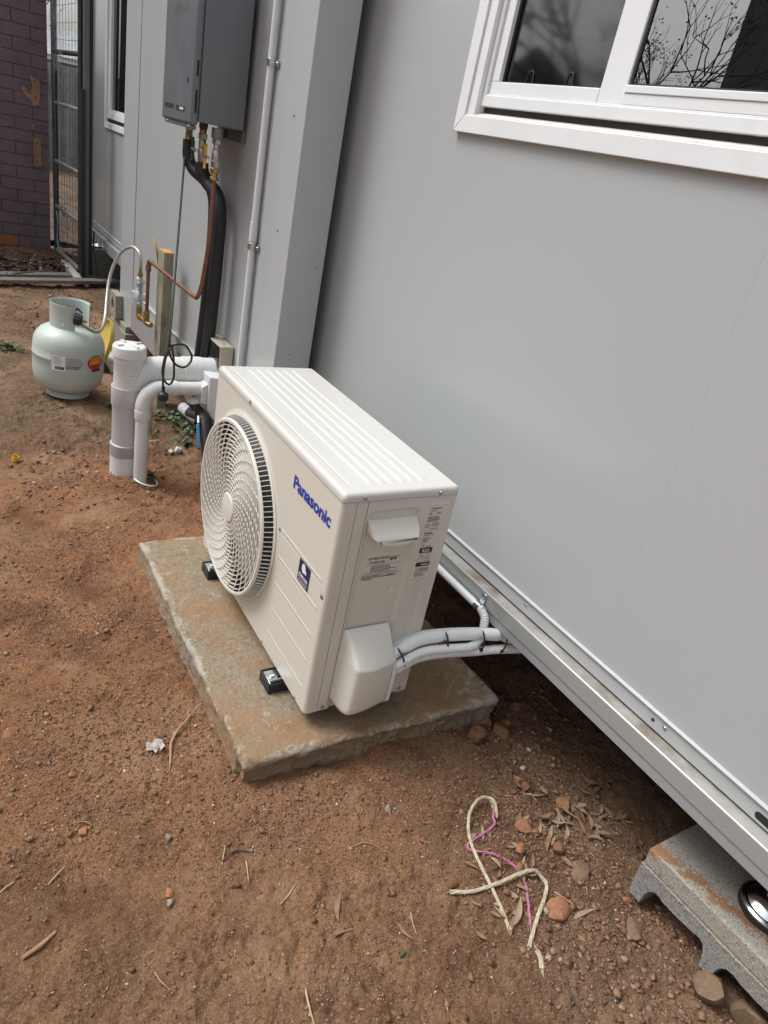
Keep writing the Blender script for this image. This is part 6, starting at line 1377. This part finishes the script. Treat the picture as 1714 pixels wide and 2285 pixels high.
# fine litter, uncountable
fl = MB(); rr = random.Random(5)
for i in range(1500):
    k = rr.random()
    if k < 0.6: u, v = rr.gauss(1270, 110), rr.gauss(1810, 70)
    else: u, v = rr.uniform(0, 1500), rr.uniform(1250, 2285)
    x, y = gp2(u, v)
    if inslab(np.array([x]), np.array([y]), 0.01)[0] or x > 0.95: continue
    l = rr.uniform(0.004, 0.022) if k < 0.6 else rr.uniform(0.003, 0.012); a = rr.uniform(0, 6.3); w_ = rr.uniform(0.0004, 0.0018); z = gz(x, y) + rr.uniform(0.0015, 0.006); tz = rr.uniform(-0.25, 0.25)*l
    c_, s_ = math.cos(a), math.sin(a)
    fl.add([(x-c_*l/2+s_*w_, y-s_*l/2-c_*w_, z), (x-c_*l/2-s_*w_, y-s_*l/2+c_*w_, z+0.0004), (x+c_*l/2, y+s_*l/2, z+tz), (x, y, z+0.0012)], [(0,1,3),(1,2,3),(0,3,2)])
tag(fl.build('leaf_crumbs', M['twig'], smooth=False), 'fine crumbs of dead leaves, bark and straw on the soil', 'litter', kind='stuff')
# crumpled pale leaf
cr_m = MB(); vs = []; fs = []; n = 9
for i in range(n):
    for j in range(n):
        x = (i/(n-1)-0.5)*0.046; y = (j/(n-1)-0.5)*0.034; x *= 1 - 0.3*abs(y/0.017); e = random.uniform(-1,1)*0.003
        vs.append((x + e, y + random.uniform(-1,1)*0.002, 0.006 + 0.005*math.sin(i*1.3 + j*0.8) + random.uniform(-1,1)*0.002))
for i in range(n-1):
    for j in range(n-1): q = i*n+j; fs.append((q, q+n, q+n+1, q+1))
cr_m.add(vs, fs); o = cr_m.build('crumpled_leaf', M['paper'], ang=60); o.location = (-0.326, 0.115, gz(-0.326,0.115)+0.003); o.rotation_euler = (0.1,0.1,0.5); tag(o, 'crumpled pale grey leaf beside the long curved twig', 'leaf')
# stick debris before the plum wall
for i, (u0, v0, u1, v1, r) in enumerate(((92,605,88,570,0.013),(10,602,55,595,0.010),(20,615,78,598,0.008),(0,596,40,612,0.009),(62,600,84,566,0.016),(100,580,130,578,0.007),(40,590,76,575,0.009))):
    a = gp2(u0, v0, 0.0); b = gp2(u1, v1, 0.0)
    twig([(a[0],a[1],0.012),((a[0]+b[0])/2,(a[1]+b[1])/2,0.03),(b[0],b[1],0.02)], r, M['twig'] if i in (0,4) else M['darkstick'], 'broken stick in the pile of debris at the foot of the plum brick wall', 'stick', 'stick', 'broken sticks piled at the foot of the brick wall')
dm = MB()
for i in range(420):
    u = rr.uniform(-60, 200); v = 592 + rr.gauss(0, 12) - abs(u-90)*0.05; x, y = gp2(u, v, 0.0); y = min(y, 5.5)
    l = rr.uniform(0.03, 0.15); a = rr.uniform(0, 6.3); z = gz(x, y) + rr.uniform(0.0, 0.05)
    dm.tube([(x,y,z),(x+l*math.cos(a),y+l*math.sin(a),z+rr.uniform(-0.02,0.03))], rr.uniform(0.003,0.009), 5)
tag(dm.build('bark_litter', M['darkstick']), 'heap of dark bark and leaf litter at the foot of the brick wall', 'litter', kind='stuff')
# weeds
def weed(x, y, n, s, label, seed, grass=False):
    rs = random.Random(seed); root = empty('weed', (x, y, gz(x, y)), 0, label, 'weed'); mb = MB(); st = MB()
    for i in range(n):
        a = rs.uniform(0, 6.3); d = rs.uniform(0, s); h_ = rs.uniform(0.01, 0.035)*(2 if grass else 1); cx_, cy_ = d*math.cos(a), d*math.sin(a); st.tube([(cx_*0.3,cy_*0.3,0),(cx_*0.8,cy_*0.8,h_*0.8),(cx_,cy_,h_)], 0.0008, 4)
        r = rs.uniform(0.006, 0.013); tl = rs.uniform(-0.5,0.5); t2 = rs.uniform(-0.5,0.5); k = 7
        mb.add([(cx_,cy_,h_)] + [(cx_ + r*math.cos(2*math.pi*j/k), cy_ + r*0.8*math.sin(2*math.pi*j/k), h_ + r*tl*math.cos(2*math.pi*j/k) + r*t2*math.sin(2*math.pi*j/k) + 0.002) for j in range(k)], [(0,1+j,1+(j+1) % k) for j in range(k)])
    mb.build('leaves', M['weed'], root, smooth=False); st.build('stems', M['weed'], root)
weed(0.31, 2.12, 110, 0.11, 'low green weed patch by the wall beneath the plug', 1)
weed(0.36, 1.98, 110, 0.12, 'low green weed patch around the grey pipe offcut', 2)
weed(0.28, 1.86, 24, 0.09, 'sparse green weed in front of the pipe offcut', 3)
weed(-0.33, 2.98, 70, 0.09, 'small clump of weeds left of the gas bottle', 4)
weed(0.03, 2.25, 22, 0.04, 'tiny weed between the gas bottle and the wide drain pipe', 5)
weed(0.035, 1.53, 12, 0.02, 'tiny green sprout at the foot of the narrow waste pipe', 6)
g2 = MB()
for i in range(14):
    x, y = 0.13 + random.uniform(-0.04,0.04), 1.93 + random.uniform(-0.06,0.06); z = gz(x, y); dx_, dy_ = random.uniform(-0.03,0.03), random.uniform(-0.03,0.03); g2.tube([(x,y,z),(x+dx_*0.4,y+dy_*0.4,z+0.07),(x+dx_,y+dy_,z+0.12)], 0.0010, 4)
tag(g2.build('grass_tuft', M['weed']), 'thin tuft of grass stalks behind the narrow waste pipe', 'grass')
tag(MB().tube([(0.118,1.80,gz(0.118,1.8)+0.09),(0.150,1.83,gz(0.15,1.83)+0.035),(0.115,1.87,gz(0.115,1.87)+0.01)], 0.0022, 6).build('bent_straw', M['straw']), 'bent yellow straw right of the narrow waste pipe', 'straw')

# ================================================================== BRICK WALL
bw = empty('brick_wall', (0, 5.6, 0), 0, 'plum painted brick wall closing the yard at the far left', 'brick wall')
MB().box(-3.2, 0.262, 0.0050, 0.22, -0.20, 2.60).build('mortar_core', M['mortar'], bw)
CH = 0.0865; bl = 0.240; bme = None; bme2 = None
def brickmesh(l, m, nm):
    mb = MB().box(0, l, 0, 0.08, 0, 0.0800); me = bpy.data.meshes.new(nm); me.from_pydata(mb.v, [], mb.f); me.materials.append(m); return me
meshes = {}
cnt = 0
for row in range(26):
    z = -0.165 + row*CH
    x = 0.262; first = True
    off = 0.125 if row % 2 else 0.0
    while x > -1.25:
        l = bl
        if first and off: l = 0.115
        first = False
        bare = (row == 2 and x < 0.12) or row < 2
        key = (round(l, 3), bare)
        if key not in meshes: meshes[key] = brickmesh(l-0.008, M['bare_brick'] if bare else M['plum'], 'brick')
        b_o = bpy.data.objects.new('brick', meshes[key]); COL.objects.link(b_o); b_o.parent = bw
        b_o.location = (x - l + 0.010, 0.0085 - 0.008 + random.uniform(-0.0016, 0.0016), z); b_o.rotation_euler = (random.uniform(-0.01,0.01), 0, random.uniform(-0.006,0.006))
        x -= l; cnt += 1
# bare patches where fittings were torn off
def patch(par, outline, y, m, name):
    n = len(outline); P = []
    for i in range(n):
        a, b = Vector(outline[i]), Vector(outline[(i+1) % n]); k = max(1, int((b-a).length/0.012))
        for j in range(k): q = a.lerp(b, j/k); P.append((q.x + random.uniform(-1,1)*0.004, q.y + random.uniform(-1,1)*0.004))
    mb = MB(); mb.prism(P, y, y+0.002, 'y'); return mb.build(name, m, par, smooth=False)
pm_ = brick_mat('bare_render', (0.34,0.20,0.11), (0.20,0.10,0.06))
patch(bw, [(0.140,1.250),(0.205,1.225),(0.210,1.165),(0.205,1.095),(0.195,1.060),(0.160,1.045),(0.140,1.085),(0.105,1.115),(0.075,1.155),(0.098,1.175),(0.115,1.140),(0.145,1.120),(0.150,1.190)], -0.0042, pm_, 'bare_patch')
patch(bw, [(0.150,0.835),(0.205,0.825),(0.208,0.735),(0.205,0.635),(0.150,0.625),(0.155,0.730)], -0.0042, pm_, 'bare_patch')
patch(bw, [(0.130,0.930),(0.155,0.925),(0.170,0.895),(0.150,0.890)], -0.0040, pm_, 'bare_patch')
patch(bw, [(0.235,1.240),(0.256,1.240),(0.256,1.225),(0.235,1.225)], -0.0040, pm_, 'bare_patch')
for z in (1.215, 1.110, 0.800, 0.660): MB().lathe([(0.006,0),(0.0003,0.0005)], 10, basis((0.175,-0.0048,z),(1,0,0),(0,0,1))).build('anchor_hole', M['dark'], bw)
MB().box(0.172, 0.174, -0.0046, -0.0044, 0.69, 0.80).build('crack', M['dark'], bw)

# ================================================================== GATE
gt = empty('wire_gate', (0.338, 4.74, 0.03), 0, 'rusty steel gate with wire mesh standing open beside the brick wall', 'gate')
GA = Vector((0.338, 4.74, 0)); GB = Vector((0.285, 5.47, 0)); gd_ = (GB-GA).normalized(); GL = (GB-GA).length
def gpt(s, z): q = gd_*s; return Vector((q.x, q.y, z))
ug, vg = 1, 1
for z, r, m in ((0.010,0.016,'gate_light'),(0.345,0.013,'gate_light'),(0.675,0.014,'gate_light'),(1.075,0.013,'gate_light'),(1.405,0.016,'gate'),(2.35,0.016,'gate')):
    MB().tube([gpt(0, z), gpt(GL, z)], r, 10).build('rail', M[m], gt)
MB().tube([gpt(GL-0.02, 0.0), gpt(GL-0.02, 2.36)], 0.020, 8).build('stile', M['gate'], gt); MB().tube([gpt(0.0, 0.0), gpt(0.0, 2.36)], 0.016, 8).build('stile', M['gate'], gt)
rw = random.Random(3)
wm = MB()
for i in range(9):
    s_ = GL*(i+0.5)/9; wm.tube([gpt(s_, 0.01), gpt(s_ + rw.uniform(-0.01,0.01), 0.7), gpt(s_, 1.4), gpt(s_, 2.35)], 0.0016, 5)
z = 0.06
while z < 2.3:
    j = rw.uniform(-0.015, 0.015); wm.tube([gpt(0, z), gpt(GL*0.5, z+j), gpt(GL, z+rw.uniform(-0.02,0.02))], 0.0016, 5); z += 0.062 if z < 0.38 else 0.105
wm.build('wire_mesh', M['wire'], gt)['kind'] = 'stuff'
# dense lower guard mesh
w2 = MB()
for i in range(22): s_ = GL*(i+0.5)/22; w2.tube([gpt(s_, 0.012), gpt(s_, 0.345)], 0.0013, 4)
w2.build('lower_mesh', M['wire'], gt)['kind'] = 'stuff'
fmv = []; fmf = []; nn_, mm = 14, 16
for i in range(nn_):
    for j in range(mm):
        s_ = GL*(0.02 + 0.96*i/(nn_-1)); zb = 1.10 + 0.52*((1-i/(nn_-1)))**0.8; z = zb + (2.3-zb)*j/(mm-1); q = gpt(s_, z); fmv.append((q.x - 0.020 + 0.012*math.sin(i*1.1+j*0.5), q.y, q.z))
for i in range(nn_-1):
    for j in range(mm-1): q = i*mm+j; fmf.append((q, q+mm, q+mm+1, q+1))
o = MB().add(fmv, fmf).build('plastic_sheet', M['film']); o.location = gt.location; tag(o, 'torn clear plastic sheeting hanging on the upper part of the gate', 'plastic sheet')
bt = thing_mb('blue_cord', 'pale blue cord looped around the lower corner of the gate', 'cord', (0.338, 4.74, 0.03))
MB().tube(cr([gpt(GL,0.40), gpt(GL+0.03,0.30), gpt(GL+0.04,0.15), gpt(GL+0.02,0.02), gpt(GL-0.1,0.0), gpt(GL-0.05,0.10), gpt(GL-0.08,0.25), gpt(GL-0.02,0.34), gpt(GL-0.18,0.36), gpt(GL-0.30,0.38), gpt(GL-0.25,0.31), gpt(GL-0.16,0.35)], 0.03), 0.006, 6).build('cord', M['blueline'], bt)
gpst = thing_mb('gate_post', 'tall dark gate post with grey-green face and black edge against the house', 'gate post', (0,0,0))
MB().box(0.352, 0.388, 4.685, 4.745, -0.06, 2.6).build('grey_post', M['post_grey'], gpst, bevel=0.002)
MB().box(0.389, 0.411, 4.690, 4.74, -0.06, 2.6).build('black_strip', M['post_dark'], gpst, bevel=0.001)
MB().box(0.330, 0.358, 4.655, 4.6845, -0.06, 1.235).build('short_angle', M['post_dark'], gpst, bevel=0.001)
hgl = thing_mb('black_lead', 'short black lead hanging down beside the gate post', 'cable', (0,0,0)); MB().tube(cr([(0.418,4.66,0.34),(0.416,4.65,0.22),(0.428,4.62,0.10),(0.436,4.60,0.02)], 0.01), 0.006, 6).build('lead', M['rubber'], hgl)

# ================================================================== BEYOND THE GATE
cf = empty('corrugated_fence', (0, 9.2, 0), 0, 'weathered corrugated metal fence seen through the gate', 'fence')
for s_ in range(6):
    x0 = -0.8 + s_*0.762; n = 120; vs = []; fs = []
    for i in range(n+1):
        x = x0 + 0.760*i/n; y = 0.022*math.sin(2*math.pi*(x-x0)/0.15); vs += [(x, y, 0.0), (x, y, 1.42)]
    for i in range(n): fs.append((2*i, 2*i+2, 2*i+3, 2*i+1))
    MB().add(vs, fs).build('fence_sheet', M['corr'], cf, ang=80)
mound = []
mg = [(x, y) for x in np.linspace(-1.2, 2.8, 40) for y in np.linspace(5.9, 9.15, 40)]
MV = np.array([(x, y, 0.0 + 0.30*sstep(6.2, 8.4, np.array(y)) + 0.03*float(fbm(np.array([x*3]), np.array([y*3]), octv=3, seed=77)[0])) for x, y in mg]); I_ = np.arange(1600).reshape(40, 40)
npmesh('leaf_covered_bank', MV, np.stack([I_[:-1,:-1], I_[1:,:-1], I_[1:,1:], I_[:-1,1:]], -1).reshape(-1, 4), pm('leaf_mulch', (0.11,0.070,0.043), 0.9, 0, 0.45, 14, 0.6, 40, 0.02))['kind'] = 'structure'
nb = empty('neighbour_shed', (1.6, 12.0, 0), 0, 'grey shed with a pale gutter seen over the fence through the gate', 'shed')
MB().box(-1.9, 2.2, 0, 3, 0, 1.52).build('wall', M['roof'], nb); MB().box(-2.0, 2.3, -0.10, -0.02, 1.50, 1.56).build('gutter', M['white_frame'], nb)
MB().prism([(-0.12,1.55),(-0.12,1.57),(2.6,2.05),(2.6,2.03)], -2.0, 2.3, 'x').build('roof', M['corr'], nb)

# trees, a low house and an added dark block for the windows to mirror
def bare_tree(name, x, y, z, H_, seed, label, spread=0.55, depth=6, leaves=200):
    rs = random.Random(seed); root = empty(name, (x, y, z), 0, label, 'tree'); tr = MB(); br_ = MB(); lf_ = MB(); tips = []
    def grow(p, d, l, r, k):
        n = 3; P = [p.copy()]; q = p.copy(); dd = d.copy()
        for i in range(n):
            dd = (dd + Vector((rs.uniform(-1,1), rs.uniform(-1,1), rs.uniform(-0.3,0.7)))*0.16).normalized(); q = q + dd*l/n; P.append(q.copy())
        (tr if k == 0 else br_).tube(P, [r*(1-0.4*i/n) for i in range(n+1)], 6 if k < 2 else 4, caps=False)
        if k >= depth: tips.append(q); return
        for j in range(3 if k < 4 else 2):
            a = rs.uniform(0, 6.3); sd_ = dd.orthogonal().normalized(); sd_.rotate(Matrix.Rotation(a, 3, dd)); nd = (dd + sd_*rs.uniform(0.35, spread+0.35)).normalized()
            grow(P[-1] if j else P[rs.choice([2,3])], nd, l*rs.uniform(0.62, 0.85), r*0.6, k+1)
    grow(Vector((0,0,0)), Vector((0,0,1)), H_*0.26, H_*0.013, 0)
    for i in range(leaves):
        t_ = rs.choice(tips) + Vector((rs.uniform(-1,1), rs.uniform(-1,1), rs.uniform(-1,1)))*0.15; a = rs.uniform(0,6.3); l = 0.045
        lf_.add([t_, t_+Vector((l*math.cos(a), l*math.sin(a), -0.02)), t_+Vector((l*0.3*math.cos(a+1.2), l*0.3*math.sin(a+1.2), -0.035))], [(0,1,2)])
    tr.build('trunk', M['bark'], root); br_.build('branches', M['bark'], root); lf_.build('leaves', M['weed'], root, smooth=False)
bare_tree('bare_tree', -7.6, 7.9, -0.1, 6.6, 5, 'bare branching tree mirrored in the near window beside the added dark block', leaves=500)
bare_tree('bare_tree', -10.8, 10.9, -0.1, 5.8, 9, 'bare tree across the yard, mirrored in the left pane', leaves=500)
dh = empty('dark_reflection_block', (-9.4, 0.0, -0.1), 0, 'unseen dark house-shaped block added across the yard to darken the right pane reflection', 'house')  # made-up block that supplies the dark reflection in the right pane
MB().box(-4.5, 0, -1.5, 7.62, 0, 5.2).build('wall', M['darkhouse'], dh); MB().prism([(-1.7,5.2),(3.1,6.6),(7.8,5.2)], -4.6, 0.2, 'x').build('roof', M['roof'], dh)
for y0 in (-0.6, 2.4): f_ = MB().box(0.001, 0.05, y0, y0+1.2, 2.9, 4.1).build('window', M['white_frame'], dh); MB().box(0.052, 0.06, y0+0.08, y0+1.12, 2.98, 4.02).build('pane', M['glass'], f_)
lh = empty('low_house', (-11.5, 14.5, -0.1), 0, 'low gabled house across the yard, mirrored in the left pane', 'house')
MB().box(-3, 0, -3.2, 3.0, 0, 2.6).build('wall', M['darkhouse'], lh); MB().prism([(-3.5,2.5),(0,4.3),(3.4,2.5)], -3.3, 0.3, 'x').build('roof', M['roof'], lh)
tr_b = bare_tree('bare_tree', 1.9, 16.5, 0.0, 5.0, 13, 'thin bare tree far behind the shed, seen through the gate', leaves=150)
